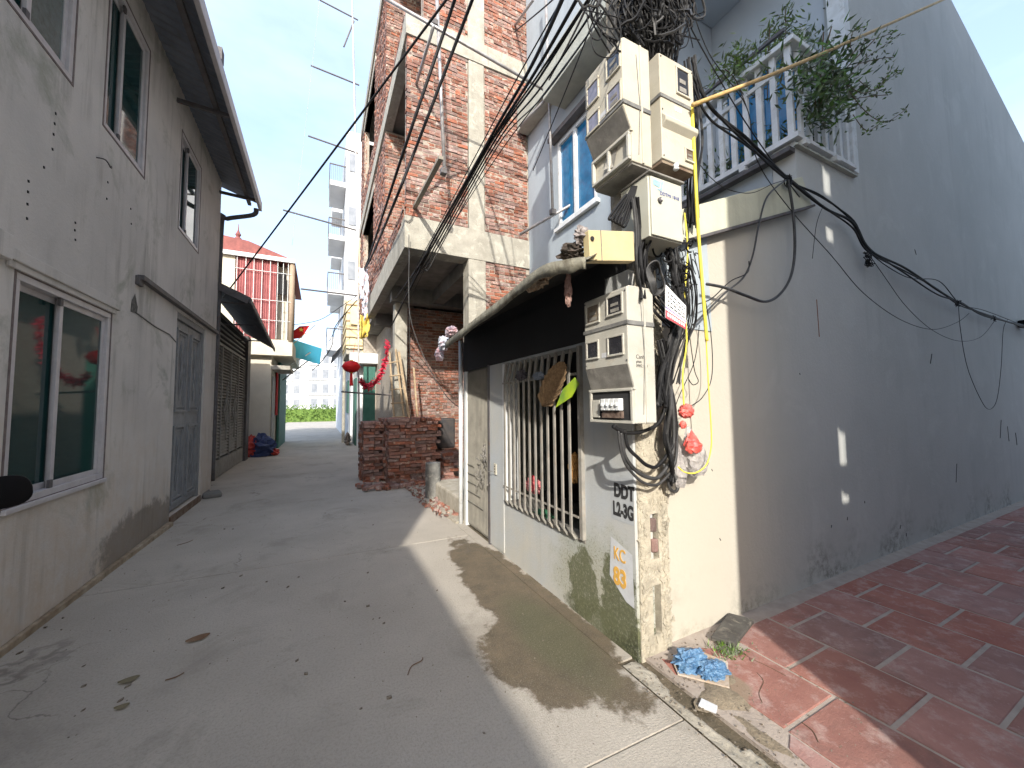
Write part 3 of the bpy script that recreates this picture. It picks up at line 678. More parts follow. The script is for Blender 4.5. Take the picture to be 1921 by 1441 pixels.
MB().tube([(-.98, 15.5, 3.9), (-.98, 15.5, 6.8)], .09, 10).build('corner_post', mat('tan_post', (.35, .27, .2), rough=.8), ph, smooth=True)
lbox('fascia', M_white, ph, (-3.6, -.88, 15.35, 15.42, 6.72, 6.86))
MB().prism([(-7, 6.83), (-.90, 6.83), (-2.3, 7.30), (-7, 7.75)], 1, 15.43, 21).build('roof', M_roof, ph)
MB().lathe((-2.62, 15.6, 7.28), [(.12, 0), (.10, .12), (.05, .16), (.09, .24), (.05, .32), (.02, .4), (.008, .62)], 8).build('finial', M_roof, ph)
lbox('shutter', M_gate, ph, (-1.55, -1.53, 15.9, 16.9, 0, 2.7)); lbox('red_banner', M_flag, ph, (-1.525, -1.49, 16.95, 17.5, 1.3, 3.2))
lbox('green_shutter', M_green, ph, (-1.52, -1.44, 17.6, 20.8, 0, 3.38)); lbox('porch_slab', M_conc, ph, (-1.55, -.98, 15.55, 17.5, 2.92, 3.06))
# turquoise awning
aw = thing('turquoise_awning', 'tilted turquoise plastic sheet awning over the far lane', 'awning', (-1, 18, 4))
tq = MB(); A = [on(1, 17.2, 541, 634), on(1, 17.2, 545, 668), on(1, 19, 600, 684), on(1, 19, 604, 654)]; n = 14
for i in range(n):
    a, b = i/n, (i+1)/n; off = Vector((0, 0, .03))
    tq.quad(A[0].lerp(A[1], a)+off*(i % 2), A[0].lerp(A[1], b)+off*((i+1) % 2), A[3].lerp(A[2], b)+off*((i+1) % 2), A[3].lerp(A[2], a)+off*(i % 2))
tq.build('sheet', M_turq, aw)
MB().beam(A[1]-Vector((.3, 0, .6)), A[1].lerp(A[3], .6)-Vector((0, 0, .05)), .04, .04).build('strut', M_white, aw)
MB().beam(A[1]-Vector((.3, -.8, .9)), A[2].lerp(A[0], .3)-Vector((0, 0, .05)), .04, .04).build('strut', M_steel, aw)
fl = MB(); F = [on(1, 17, 551, 636), on(1, 17, 549, 622), on(1, 17, 562, 612), on(1, 17, 581, 611), on(1, 17, 566, 634)]
fl.quad(*F); fl.quad(*[p+Vector((0, .02, 0)) for p in reversed(F)])
for i in range(5): fl.quad(F[i], F[(i+1) % 5], F[(i+1) % 5]+Vector((0, .02, 0)), F[i]+Vector((0, .02, 0)))
flg = thing('red_flag', 'small red flag above the turquoise awning', 'flag', F[0]); fl.build('cloth', M_flag, flg)
MB().tube([F[0]-Vector((.3, 0, .5)), F[3]+Vector((.3, 0, .15))], .015, 6).build('flagpole', M_bam, flg)
st = MB(); c = (F[1]+F[3])/2+Vector((0, -.02, -.05)); st.add([c+Vector((math.sin(q)*r_, 0, math.cos(q)*r_)) for k in range(10) for q, r_ in [(k*math.pi/5, .09 if k % 2 == 0 else .04)]], [tuple(range(10))]); st.build('star', M_yel, flg)
# tarp heap
def crumple(c, rx, ry, rz, seed, n=20, m_=14, amp=.25):
    random.seed(seed); b = MB(); ph_ = [(random.uniform(2, 7), random.uniform(2, 7), random.uniform(0, 6)) for _ in range(7)]
    for i in range(m_+1):
        th = math.pi*i/m_
        for k in range(n):
            q = 2*math.pi*k/n
            hf = mnoise.noise(Vector((math.cos(q)*math.sin(th), math.sin(q)*math.sin(th), math.cos(th)))*4.5+Vector((seed, 0, 0))); hf2 = abs(mnoise.noise(Vector((math.cos(q)*math.sin(th), math.sin(q)*math.sin(th), math.cos(th)))*9+Vector((0, seed, 0))))
            d = 1+amp*(hf*1.1-hf2*1.0)+amp*sum(math.sin(a*math.cos(q)*math.sin(th)+b_*math.cos(th)*2+c_+a*math.sin(q)) for a, b_, c_ in ph_)/4+random.uniform(-amp, amp)*.12
            b.v.append((c[0]+rx*d*math.sin(th)*math.cos(q), c[1]+ry*d*math.sin(th)*math.sin(q), max(c[2]+rz*d*math.cos(th), c[2]-rz if c[2] > .5 else .003)))
    for i in range(m_):
        for k in range(n): b.f.append((i*n+k, i*n+(k+1) % n, (i+1)*n+(k+1) % n, (i+1)*n+k))
    return b
th_ = thing('tarp_tent', 'low blue and red tarpaulin heap at the foot of the pale house', 'tarpaulin', (-1.75, 15.0, 0))
crumple((-1.72, 15.0, .25), .42, .4, .42, 4).build('blue_tarp', mat('navy_tarp', (.03, .045, .12), (.05, .07, .16), 9, .5), th_)
crumple((-1.98, 14.9, .3), .25, .3, .36, 5).build('red_tarp', mat('red_tarp', (.55, .08, .06), (.45, .06, .05), 9, .5), th_)
crumple((-1.35, 15.0, .1), .16, .2, .12, 6).build('red_cloth', MATS['red_tarp'], th_)

# ================================================================== FAR BACKDROP
fa = thing('far_apartment', 'white apartment block with rows of windows closing the far end of the lane', 'building', (-1, 72, 0))
for (x0, x1, y0, h) in ((-9, -1.9, 70, 11), (-1.8, 3.2, 66, 10.2), (3.3, 9, 70, 11.5)):
    lbox('wall', M_farw, fa, (x0, x1, y0, y0+8, 0, h)); z = 1.6
    while z < h-1.2:
        x = x0+.5
        while x < x1-1.0:
            lbox('window', M_farwin, fa, (x, x+.85, y0-.05, y0-.01, z, z+1.4)); x += 1.55
        lbox('ledge', M_white, fa, (x0, x1, y0-.25, y0-.06, z-.32, z-.2)); z += 2.3
random.seed(31)
hg = MB()
for _ in range(3800):
    p = Vector((random.uniform(-7, 6), 50+random.uniform(-.7, .7), random.uniform(.2, 1.75)+.25*math.sin(random.random()*6)))
    d = Vector((random.uniform(-1, 1), random.uniform(-1, 1), random.uniform(-1, 1))).normalized()*.11; e = d.orthogonal().normalized()*.07
    hg.quad(p-d, p+e, p+d, p-e)
hg.box(-7, 6, 49.6, 50.4, 0, 1.45); hg.build('hedge', mat('hedge_leaf', (.13, .21, .04), (.06, .12, .02), 3, .7), None, 'sunlit bright green hedge across the far end of the lane', 'hedge')
# tall white building on the right beyond
tw = thing('white_tower_house', 'tall narrow white house with stacked balconies on the far right side', 'building', (1.5, 28, 0))
lbox('wall', M_farw, tw, (1.15, 6, 24, 34, -.05, 18.2)); 
for k, z in enumerate((4.9, 8.2, 11.5, 14.8)):
    lbox('balcony_slab', M_farw, tw, (.28, 1.14, 24.3, 27.2, z, z+.28)); 
    r_ = MB(); 
    for i in range(9): r_.box(.26+i*.1, .275+i*.1, 24.31, 24.33, z+.28, z+1.25)
    for i in range(12): r_.box(.26, .28, 24.35+i*.24, 24.37+i*.24, z+.28, z+1.25)
    r_.box(.25, 1.14, 24.29, 24.34, z+1.25, z+1.31); r_.box(.245, .29, 24.35, 27.2, z+1.25, z+1.31)
    r_.build('balcony_railing', M_steel, tw)
    lbox('window', M_farwin, tw, (1.10, 1.14, 25, 26.6, z+.3, z+2.4))
    lbox('window', M_farwin, tw, (1.3, 1.7, 23.95, 23.99, z+.9, z+2.0)); lbox('balcony_box', M_farw, tw, (.5, 1.14, 28.5, 31, z+.4, z+1.5))
# grey sheet canopy and shop beyond the yellow house
gs = thing('grey_shop_house', 'small white shopfront with grey sheet canopy beyond the yellow house', 'building', (1.3, 20.5, 0))
lbox('wall', M_farw, gs, (1.25, 5, 19.2, 23.8, -.05, 4.4)); lbox('window', M_green, gs, (1.19, 1.24, 20.2, 21.6, 1.3, 2.9))
MB().add([(1.2, 19.4, 4.9), (1.2, 23, 4.9), (.45, 23, 3.9), (.45, 19.4, 3.9), (1.2, 19.4, 4.95), (1.2, 23, 4.95), (.45, 23, 3.95), (.45, 19.4, 3.95)], [(0, 1, 2, 3), (4, 7, 6, 5), (0, 3, 7, 4), (1, 5, 6, 2), (2, 6, 7, 3), (0, 4, 5, 1)]).build('canopy', M_steel, gs)
up = MB(); up.tube([(.95, 18.9, 0), (.95, 18.9, 6.5)], .07, 8); 
lp = thing('far_lamp_post', 'slim pale post carrying wires by the far shopfront', 'post', (.95, 18.9, 0)); up.build('pole', M_conc, lp)
MB().box(.7, 1.3, 18.8, 18.84, 5.2, 5.26).box(.8, 1.15, 18.75, 18.9, 4.4, 4.9).build('crossarm', M_steel, lp)
# yellow house
yh = thing('yellow_house', 'yellow house with striped balcony front beyond the brick building', 'house', (1.4, 17.5, 0))
lbox('lower_wall', M_farw, yh, (1.35, 6, 16.6, 19.1, -.05, 3.7)); lbox('upper_wall', M_yelw, yh, (1.5, 6, 16.6, 19.1, 3.72, 9.5))
lbox('balcony_front', M_yelw, yh, (.88, 1.0, 16.5, 19.1, 3.95, 5.9)); lbox('balcony_side', M_yelw, yh, (1.01, 1.5, 16.5, 16.6, 3.95, 5.9)); lbox('balcony_floor', M_conc, yh, (.9, 1.5, 16.61, 19.1, 3.72, 3.94))
for i in range(6): lbox('trim_strip', M_wood, yh, (.855, .878, 16.45, 19.1, 4.05+i*.33, 4.09+i*.33)); lbox('trim_strip', M_wood, yh, (.88, 1.5, 16.46, 16.495, 4.05+i*.33, 4.09+i*.33))
lbox('shutter', M_green, yh, (1.30, 1.34, 17.0, 18.4, 0, 2.8)); lbox('sign', M_yelw, yh, (1.02, 1.5, 16.40, 16.44, 4.9, 5.6))
lbox('fascia', M_white, yh, (1.0, 2.1, 15.9, 16.5, 3.3, 3.7))
lbox('green_shutter_stand', M_green, None, (1.25, 1.62, 13.3, 13.4, 0, 2.9), label='dark green shutter panel standing beside the ladder', cat='shutter', bevel=.01)
# lantern
ln = thing('red_lantern', 'round red paper lantern hanging over the lane before the yellow house', 'lantern', on(1, 11.8, 659, 688))
MB().lathe((0, 0, 0), [(.05, -.17), (.17, -.13), (.26, 0), (.17, .13), (.05, .17)], 14).build('lantern_body', M_lant, ln, local=True, smooth=True)
MB().lathe((0, 0, 0), [(.05, .14), (.05, .19)], 8).lathe((0, 0, 0), [(.05, -.18), (.04, -.14)], 8).build('cap', M_yel, ln, local=True)
MB().tube([(0, 0, -.18), (.01, 0, -.55)], [.035, .05], 6).build('tassel', M_lant, ln, local=True)
MB().tube([(0, 0, .19), (.1, 0, .7)], .006, 4).build('cord', M_lant, ln, local=True)
# garland
gpts = spline([on(1, 12, *p) for p in [(676, 712), (686, 722), (702, 716), (714, 700), (722, 675), (729, 642)]], 10)
gb = MB(); random.seed(8)
for p in gpts:
    for _ in range(9):
        d = Vector((random.gauss(0, 1), random.gauss(0, 1), random.gauss(0, 1))).normalized()*random.uniform(.04, .13); e = d.orthogonal().normalized()*.018
        q = p+Vector((0, 0, random.uniform(-.12, .03))); gb.quad(q-e, q+e, q+d+e, q+d-e)
gb.build('red_garland', mat('tinsel', (.60, .04, .08), (.42, .02, .05), 20, .5), None, 'red tinsel garland draped in a loop beside the red lantern', 'garland')
# scooter-ish clutter by the far shop
crumple((1.05, 17.6, .22), .12, .5, .25, 41, amp=.35).build('rubbish_heap', mat('dim_clutter', (.16, .12, .10), (.28, .25, .22), 20, .8), None, 'low heap of clutter at the foot of the yellow house', 'rubbish')

# ================================================================== BRICK BUILDING
BX, BY = 1.33, 6.85
bb = thing('brick_building', 'unfinished red brick building with bare concrete frame and slabs', 'building', (BX, BY, 0))
bparts = [0]
brick_meshes = []
random.seed(12)
for i in range(6):
    L_, D_, H_ = .208+random.uniform(-.008, .008), .10, .058+random.uniform(-.003, .003)
    b = MB(); j = lambda: random.uniform(-.004, .004)
    v = []
    for z in (-1, 1):
        for (a, c) in ((-1, -1), (1, -1), (1, 1), (-1, 1)): v.append((a*L_/2+j(), c*D_/2+j(), z*H_/2+j()))
    b.add(v, [(0, 3, 2, 1), (4, 5, 6, 7), (0, 1, 5, 4), (1, 2, 6, 5), (2, 3, 7, 6), (3, 0, 4, 7)])
    brick_meshes.append(b.mesh('brick', M_brick))
def brick_wall(ax, v, sgn, rects, parent, limit=0, stuffname='brickwork', density=1.0):
    """courses of bricks proud of a mortar bed. ax=1: wall faces -Y at y=v, u = X; ax=0: faces -X at x=v, u = Y"""
    S = MB(); made = 0; bl, bh = .222, .0755
    for (u0, u1, z0, z1) in rects:
        row = 0; z = z0+bh/2
        while z < z1-.02:
            u = u0-(row % 2)*bl/2-random.uniform(0, .04)
            header = random.random() < .28
            while u < u1:
                ln_ = .108 if header else bl
                a, b = max(u, u0), min(u+ln_-.012, u1)
                if b-a > .03:
                    cu = (a+b)/2; pr = random.uniform(-.010, .012); tz = random.uniform(-.05, .05); rr = random.uniform(-.04, .04)
                    if ax == 1: c = (cu, v+.05-pr, z); dx = (1, rr, tz); dy = (-rr, 1, 0)
                    else: c = (v+.05-pr, cu, z); dx = (rr, 1, tz); dy = (1, -rr, 0)
                    if made < limit and (b-a) > .17:
                        o = bpy.data.objects.new('brick', random.choice(brick_meshes)); COL.objects.link(o); o.parent = parent
                        o.location = Vector(c)-wl(parent); o.rotation_euler = (random.uniform(-.03, .03), -tz if ax == 1 else tz, rr if ax == 1 else math.pi/2-rr)
                        made += 1
                    else: S.obox(c, dx, dy, (0, 0, 1), b-a, .10, .058+random.uniform(-.004, .004))
                u += ln_
            z += bh; row += 1
    S.build(stuffname, M_bricks, parent, kind='stuff')
Z1a, Z1b, Z2a, Z2b, Z3a = 4.42, 5.02, 8.50, 8.95, 12.6
# -Y side wall
c0, c1 = 2.52, 2.88
mort = MB()
for (u0, u1, z0, z1) in ((BX+.01, c0, Z1b, Z2a), (c1, 4.3, Z1b, Z2a), (BX+.3, c0, Z2b, Z3a), (c1, 4.3, Z2b, Z3a), (c1, 4.3, 2.2, Z1a)):
    mort.box(u0, u1, BY+.010, BY+.20, z0, z1)
mort.build('mortar_bed', M_mort, bb)
brick_wall(1, BY, -1, [(BX+.0, c0-.01, Z1b+.01, Z2a), (c1+.01, 3.85, Z1b+.01, Z2a)], bb, 300)
brick_wall(1, BY, -1, [(BX+.30, c0-.01, Z2b, 12.4), (c1+.01, 4.2, Z2b, 12.4), (c1+.01, 3.8, 3.0, Z1a)], bb)
# frame
MB().box(c0, c1, BY-.02, BY+.30, -.05, Z1a).box(c0+.015, c1-.015, BY-.012, BY+.3, Z1b, Z2a).box(c0, c1, BY-.016, BY+.3, Z2b, Z3a).build('column', M_conc, bb, bevel=.008)
bmn = lambda z0, z1, x0=BX-.03: MB().box(x0, 4.4, BY-.03, BY+.32, z0, z1)
bmn(Z1a, Z1b).build('beam', M_conc, bb, bevel=.008); bmn(Z2a, Z2b).build('beam', M_conc, bb, bevel=.008); bmn(Z3a, Z3a+.5).build('beam', M_conc, bb, bevel=.008)
for z0, z1, ye in ((Z1a, Z1b-.05, 13), (Z2a, Z2b-.05, 16.4), (Z3a, Z3a+.4, 16.4)):
    lbox('slab_edge', M_conc, bb, (BX-.03, BX+.18, BY+.33, ye, z0, z1), bevel=.008)
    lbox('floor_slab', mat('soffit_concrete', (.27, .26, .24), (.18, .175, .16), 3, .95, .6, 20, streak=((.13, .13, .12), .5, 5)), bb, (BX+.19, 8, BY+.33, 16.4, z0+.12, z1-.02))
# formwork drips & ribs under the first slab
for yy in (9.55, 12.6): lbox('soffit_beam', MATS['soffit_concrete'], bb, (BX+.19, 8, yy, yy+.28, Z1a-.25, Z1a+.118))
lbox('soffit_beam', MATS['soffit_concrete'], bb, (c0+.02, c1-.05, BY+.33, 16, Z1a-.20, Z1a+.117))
# cross wall and street front above
for z0, z1 in ((Z1b-.04, Z2a), (Z2b-.04, Z3a)):
    lbox('mortar_bed', M_mort, bb, (BX+.03, 4.2, 9.610, 9.8, z0, z1)); brick_wall(1, 9.6, -1, [(BX+.01, 4.0, z0, z1)], bb, 0)
    lo = 1.55 if z0 < 6 else .9
    h = [(12.0, 15.2, z0+lo, z1-.35)]
    weld(grid_wall_mesh(0, BX+.030, BX+.2, 9.82, 16.4, z0, z1, h).build('mortar_bed', M_mort, bb))
    brick_wall(0, BX+.02, -1, [tuple(q) for q in wall_grid(9.62, 16.4, z0, z1, h)], bb, 0)
    lbox('lintel', M_conc, bb, (BX+.005, BX+.2, 11.8, 15.4, z1-.35, z1-.12))
    lbox('wall', M_dim, bb, (BX+2.0, BX+2.1, 9.81, 16.4, z0, z1))
    lbox('wall', M_dim, bb, (4.3, 4.4, BY+.33, 9.6, z0, z1))
    lbox('parapet', M_mort, bb, (BX+.03, BX+.13, BY+.34, 9.6, z0, z0+.35)); brick_wall(0, BX+.01, -1, [(BY+.34, 9.6, z0, z0+.38)], bb, 0)
# near edge return of the side wall at the open bay
# ground floor: dark interior, inner brick wall, concrete pier
lbox('back_wall', M_dim, bb, (4.3, 4.4, BY, 16.4, -.05, Z1a)); lbox('mortar_bed', M_mort, bb, (2.0, 4.29, 10.022, 10.2, -.05, Z1a-.26))
brick_wall(1, 10.0, -1, [(2.0, 3.6, .0, Z1a-.26)], bb, 0)
lbox('pier', M_conc, bb, (1.62, 1.92, 9.65, 9.95, -.05, Z1a-.26), bevel=.008)
lbox('mortar_bed', M_mort, bb, (2.02, 2.2, 10.21, 16.4, -.05, Z1a))
lbox('side_wall', M_mort, bb, (2.89, 4.3, BY+.05, BY+.2, -.05, 2.95))
lbox('end_wall', M_mort, bb, (BX+.2, 6, 16.41, 16.55, -.05, Z3a))
# floor apron of rubble
random.seed(15)
ap = MB().prism([(1.64, 4.95), (2.5, 4.95), (4.2, 6.8), (4.2, 10), (1.4, 10), (1.5, 7.2)], 2, -.1, .03)
ap.build('floor', M_edge, bb)
rb = MB()
for _ in range(420):
    x = random.uniform(1.45, 2.5); yq = random.uniform(5.2, 7.8); s_ = random.uniform(.008, .035)
    rb.obox((x, yq, .03+s_*.4), (random.uniform(-1, 1), random.uniform(-1, 1), random.uniform(-.4, .4)), (random.uniform(-1, 1), 1, 0), (0, .3, 1), s_*2, s_*1.5, s_)
rb.build('rubble', M_bricks, None, 'brick crumbs and rubble by the short concrete stub', kind='stuff')
# low mortar/rubble block joining the annex and brick building
MB().box(1.76, 2.5, 4.96, 6.6, -.05, .28).build('rubble_plinth', M_edge, None, 'low sunlit rubble plinth between the grey door and the brick stack', 'plinth', bevel=.03)
# stub post
sp = thing('concrete_stub', 'short dark round concrete stub standing before the brick stack', 'post', (1.74, 6.5, 0))
MB().lathe((0, 0, 0), [(.13, 0), (.125, .25), (.128, .42), (.125, .60)], 16).build('stub', mat('stub_concrete', (.22, .215, .2), (.10, .10, .095), 7, .9, .8, 30, stain=((.5, .48, .42), .6, 6)), sp, local=True, smooth=False)
MB().lathe((0, 0, 0), [(.15, .005), (.14, .03)], 14).build('base', M_edge, sp, local=True)

# brick stack
pile = thing('brick_stack', 'tall stack of loose red bricks under the unfinished building', 'brick stack', (1.9, 8.5, 0))
random.seed(17)
cand = []
def stack(x0, x1, y0, y1, h, ang=0, org=(0, 0), jit=.012):
    nlay = int(h/.066)
    for k in range(nlay):
        z = .035+k*.066
        x = x0+random.uniform(0, .03)
        shrink = 0 if k < nlay-3 else random.uniform(0, .25)
        while x < x1-.1:
            if (k+int(x*3)) % 3:
                cand.append((x+.10, y0+.05+random.uniform(-.04, .03), z, random.gauss(0, .09), 0)); cand.append((x+.10, y0+.17, z, random.gauss(0, .05), 1)); cand.append((x+.10, y0+.29, z, 0, 1))
                x += .215
            else:
                for yy, dep in ((y0, 0), ((y0+.22), 1)):
                    cand.append((x+.05, yy+.1+random.uniform(-.06, .02), z, math.pi/2+random.gauss(0, .10), dep))
                x += .112
        y = y0+.42
        while y < y1:
            cand.append((x0+.1+random.uniform(-.04, .02), y, z, random.gauss(0, .06), 0)); y += .116
        if k == nlay-1:
            xx = x0+.1
            while xx < x1-.1:
                yy = y0+.45
                while yy < y1: cand.append((xx+.05, yy, z, math.pi/2+random.gauss(0, .05), 0)); yy += .225
                xx += .12
stack(1.22, 2.30, 7.95, 9.2, 1.33)
stack(.80, 1.22, 8.45, 9.2, 1.30)
stack(2.30, 2.62, 7.75, 8.6, .62)
cand.sort(key=lambda c: (c[4], c[1]-.5*c[2]))
cnt = 0; S = MB()
for (x, y, z, rz, dep) in cand:
    if cnt < 300 and dep == 0:
        o = bpy.data.objects.new('brick', random.choice(brick_meshes)); COL.objects.link(o); o.parent = pile
        o.location = Vector((x, y, z))-wl(pile); o.rotation_euler = (random.gauss(0, .05), random.gauss(0, .05), rz); cnt += 1
    else: S.obox((x, y, z), (math.cos(rz), math.sin(rz), 0), (-math.sin(rz), math.cos(rz), 0), (0, 0, 1), .208, .1, .058)
for _ in range(60):
    a = random.uniform(0, 3); S.obox((random.uniform(.7, 2.6), random.uniform(7.55, 7.95), .03+random.uniform(0, .04)), (math.cos(a), math.sin(a), .1), (-math.sin(a), math.cos(a), 0), (0, 0, 1), .2*random.uniform(.3, 1), .1, .058)
S.build('brick_core', M_bricks, pile, kind='stuff')
MB().box(1.28, 2.25, 8.5, 9.15, 0, 1.2).build('core_fill', M_mort, pile)
bk = lbox('dark_tub', mat('black_tub', (.04, .04, .045), (.07, .06, .055), 8, .6), None, (2.28, 2.72, 8.25, 8.6, .63, 1.30), label='black tarred container on the right end of the brick stack', cat='container', bevel=.04)
# ladder
ld = thing('wooden_ladder', 'pale bamboo ladder leaning on the pier under the brick building', 'ladder', (1.45, 8.9, 1.3))
la, lb = on(1, 9.3, 760, 800), on(1, 9.62, 742, 655); lc, ldd = on(1, 9.3, 740, 800), on(1, 9.62, 731, 660)
MB().tube([la, lb], .025, 7).build('rail', M_wood, ld); MB().tube([lc, ldd], .025, 7).build('rail', M_wood, ld)
for t in (.12, .3, .48, .66, .84): MB().tube([la.lerp(lb, t)+Vector((.05, -.02, 0)), lc.lerp(ldd, t)-Vector((.05, .02, 0))], .018, 6).build('rung', M_wood, ld)
l2 = thing('slanting_plank', 'long timber prop slanting beside the ladder', 'plank', (1.8, 9.2, 1.3)); 
MB().beam(on(1, 9.2, 770, 800), on(1, 9.4, 748, 660), .03, .06).build('plank', M_wood, l2); MB().beam(on(1, 9.2, 784, 800), on(1, 9.4, 776, 690), .03, .04).build('batten', M_wood, l2)

# scaffolding
sc_ = thing('scaffold', 'grey steel scaffold tubes fixed across the brick side wall', 'scaffolding', (2.5, 5.65, 3))
def tube2(a, b, r=.026, nm='tube', par=sc_): return MB().tube([a, b], r, 8).build(nm, M_tube, par, smooth=True)
tube2(on(1, 5.65, 690, -22), on(1, 5.65, 1068, 196)); tube2(on(1, 5.65, 1022, -60), on(1, 5.65, 1037, 402)); tube2(on(1, 6.0, 818, -40), on(1, 6.0, 834, 325), .03)
tube2(on(1, 6.1, 975, 440), on(1, 5.2, 1100, 368)); tube2(on(1, 6.1, 975, 238), on(1, 5.2, 1066, 142))
tube2(Vector((1.50, 6.86, 7.58)), Vector((1.50, 5.62, 7.58))); tube2(on(1, 6.85, 966, 48), on(1, 5.75, 1000, 0))
tube2(on(1, 6.84, 1038, 190), on(1, 5.4, 1075, 155), .018)
pr = thing('timber_prop', 'grey timber sticking out of the brick side wall', 'prop', (1.48, 6.85, 5.2))
MB().beam((1.48, 6.84, 5.20), (1.50, 5.2, 5.16), .07, .05).build('timber', mat('grey_timber', (.30, .27, .22), (.22, .2, .17), 12, .9), pr)
for (px, py) in ((815, 44), (832, 322), (1034, 166), (1037, 398)):
    q = on(1, 5.62 if px > 900 else 5.95, px, py); lbox('coupler', M_steel, sc_, (q.x-.05, q.x+.05, q.y-.05, q.y+.05, q.z-.05, q.z+.05), bevel=.012)
# five rods over the lane on a slim standard
rod = thing('rod_standard', 'slim upright steel tube with rods reaching over the lane', 'scaffolding', (1.0, 12.5, 0))
MB().tube([on(1, 12.5, 660, -30), on(1, 12.5, 668, 300), on(1, 12.5, 672, 560), on(1, 12.5, 674, 860)], .028, 7).build('standard', M_tube, rod)
for (a, b) in (((590, -5), (672, 38)), ((583, 123), (674, 160)), ((578, 255), (672, 288)), ((531, 394), (668, 432)), ((564, 542), (680, 556)), ((645, 88), (664, 40)), ((640, 735), (740, 742))):
    MB().tube([on(1, 12.5, *a), on(1, 12.5, *b)], .024, 6).build('rod', M_steel, rod)
tr = thing('hanging_tarp', 'tattered white and red striped plastic hanging under the cables at the slab end', 'tarpaulin', (1.2, 12, 5))
random.seed(44)
def rag(poly, axv, m, parent, nm='sheet', seed=1, amp=.06, nx=8, ny=10):
    random.seed(seed); P = [Vector(p) for p in poly]; b = MB(); g = []
    for j in range(ny+1):
        for i in range(nx+1):
            u, v = i/nx, j/ny; p = P[0].lerp(P[1], u).lerp(P[3].lerp(P[2], u), v)
            g.append(p+Vector((random.uniform(-.4, .4)*amp, (math.sin(u*9+v*3)+math.sin(v*11+u*4+seed))*amp*.6+random.uniform(-.3, .3)*amp, random.uniform(-.4, .4)*amp)))
    b.v = [tuple(p) for p in g]
    for j in range(ny):
        for i in range(nx):
            if random.random() < .06 and j > ny*.5: continue
            a = j*(nx+1)+i; b.f.append((a, a+1, a+nx+2, a+nx+1))
    o = b.build(nm, m, parent, smooth=True); sdm = o.modifiers.new('thickness', 'SOLIDIFY'); sdm.thickness = .004; return o
M_tarpst = mat('striped_plastic', (.62, .62, .66), (.40, .47, .60), 6, .45, .5, 20, stain=((.62, .16, .14), .9, 9))
rag([on(1, 12, 672, 503), on(1, 12, 690, 503), on(1, 12, 692, 560), on(1, 12, 676, 562)], 1, M_tarpst, tr, seed=5)
rag([on(1, 12, 680, 555), on(1, 12, 690, 555), on(1, 12, 686, 606), on(1, 12, 679, 585)], 1, M_tarpst, tr, seed=6)
yt = thing('yellow_sheet', 'yellow cloth hanging below the striped plastic', 'cloth', (1.2, 12.4, 4)); rag([on(1, 12.8, 676, 590), on(1, 12.8, 696, 590), on(1, 12.8, 690, 632), on(1, 12.8, 674, 636)], 1, mat('yellow_cloth', (.75, .55, .12), (.65, .48, .1), 5, .8), yt, seed=7)

# ================================================================== CORNER HOUSE
AX = 1.75
ch = thing('corner_house', 'blue-grey corner house with lean-to front, balcony and long side wall', 'house', (AX, 1.84, 0))
weld(grid_wall_mesh(0, AX, AX+.15, 1.81, 4.95, -.1, 2.42, [(2.30, 3.67, .54, 2.0), (4.03, 4.85, -.1, 2.04)]).build('front_wall', M_annex, ch))
fh = MB(); fh.prism([(2.03, -.1), (12.6, -.1), (12.6, 6.24), (8.39, 7.68), (5.05, 8.82), (5.05, 3.97), (3.87, 3.97), (3.87, 3.34), (2.03, 2.64)], 1, 1.84, 2.04)
fh.build('side_wall', M_side, ch)
MB().prism([(2.034, 2.09), (2.585, 2.09), (2.565, 2.8), (2.034, 2.6)], 1, 1.831, 1.839).build('blue_patch', M_blueg, ch)
lbox('corner_pilaster', M_white, ch, (4.955, 5.06, 1.822, 1.98, 3.975, 8.7), bevel=.004)
# upper volume
weld(grid_wall_mesh(0, 3.87, 4.05, 3.52, 6.83, 3.0, 11, [(4.62, 5.70, 4.82, 6.42)]).build('upper_front_wall', M_blueg, ch))
lbox('balcony_base', M_blueg, ch, (3.873, 5.04, 2.045, 3.51, 3.30, 3.965))
lbox('balcony_back_wall', M_pale, ch, (5.06, 5.2, 1.99, 3.51, 3.97, 11)); lbox('balcony_side_wall', M_pale, ch, (4.06, 5.05, 3.40, 3.51, 3.97, 11))
lbox('upper_soffit', M_pale, ch, (3.4, 5.055, 1.70, 3.39, 7.08, 7.4)); lbox('cornice', M_cornice, ch, (3.40, 3.865, 3.42, 5.45, 6.90, 7.28), bevel=.01)
lbox('cornice_ledge', M_cornice, ch, (3.60, 3.866, 3.42, 6.8, 7.30, 7.9), bevel=.01)
lbox('upper_back', M_side, ch, (5.21, 9, 6.6, 6.83, 0, 8)); lbox('annex_end_wall', M_conc, ch, (AX+.16, 3.86, 4.90, 4.99, -.05, 2.6))
# window of the upper front
wf = MB(); a, b, c, d = 4.62, 5.70, 4.82, 6.42
wf.box(3.86, 3.93, a, b, c, c+.06).box(3.86, 3.93, a, b, d-.06, d).box(3.86, 3.93, a, a+.06, c+.06, d-.06).box(3.86, 3.93, b-.06, b, c+.06, d-.06).box(3.86, 3.93, 5.14, 5.22, c+.06, d-.06)
uw = wf.build('window', M_white, ch, bevel=.004)
lbox('pane', M_bglass, uw, (3.90, 3.91, a+.06, 5.14, c+.06, d-.06)); lbox('pane', M_bglass, uw, (3.90, 3.91, 5.22, b-.06, c+.06, d-.06))
lbox('window_backing', M_dark, ch, (4.2, 4.25, 4.3, 6.0, 4.5, 6.6)); lbox('window_lintel', M_steel, ch, (3.72, 3.866, 4.5, 5.82, 6.46, 6.54)); lbox('window_sill', M_white, ch, (3.80, 3.866, 4.55, 5.78, 4.74, 4.80))
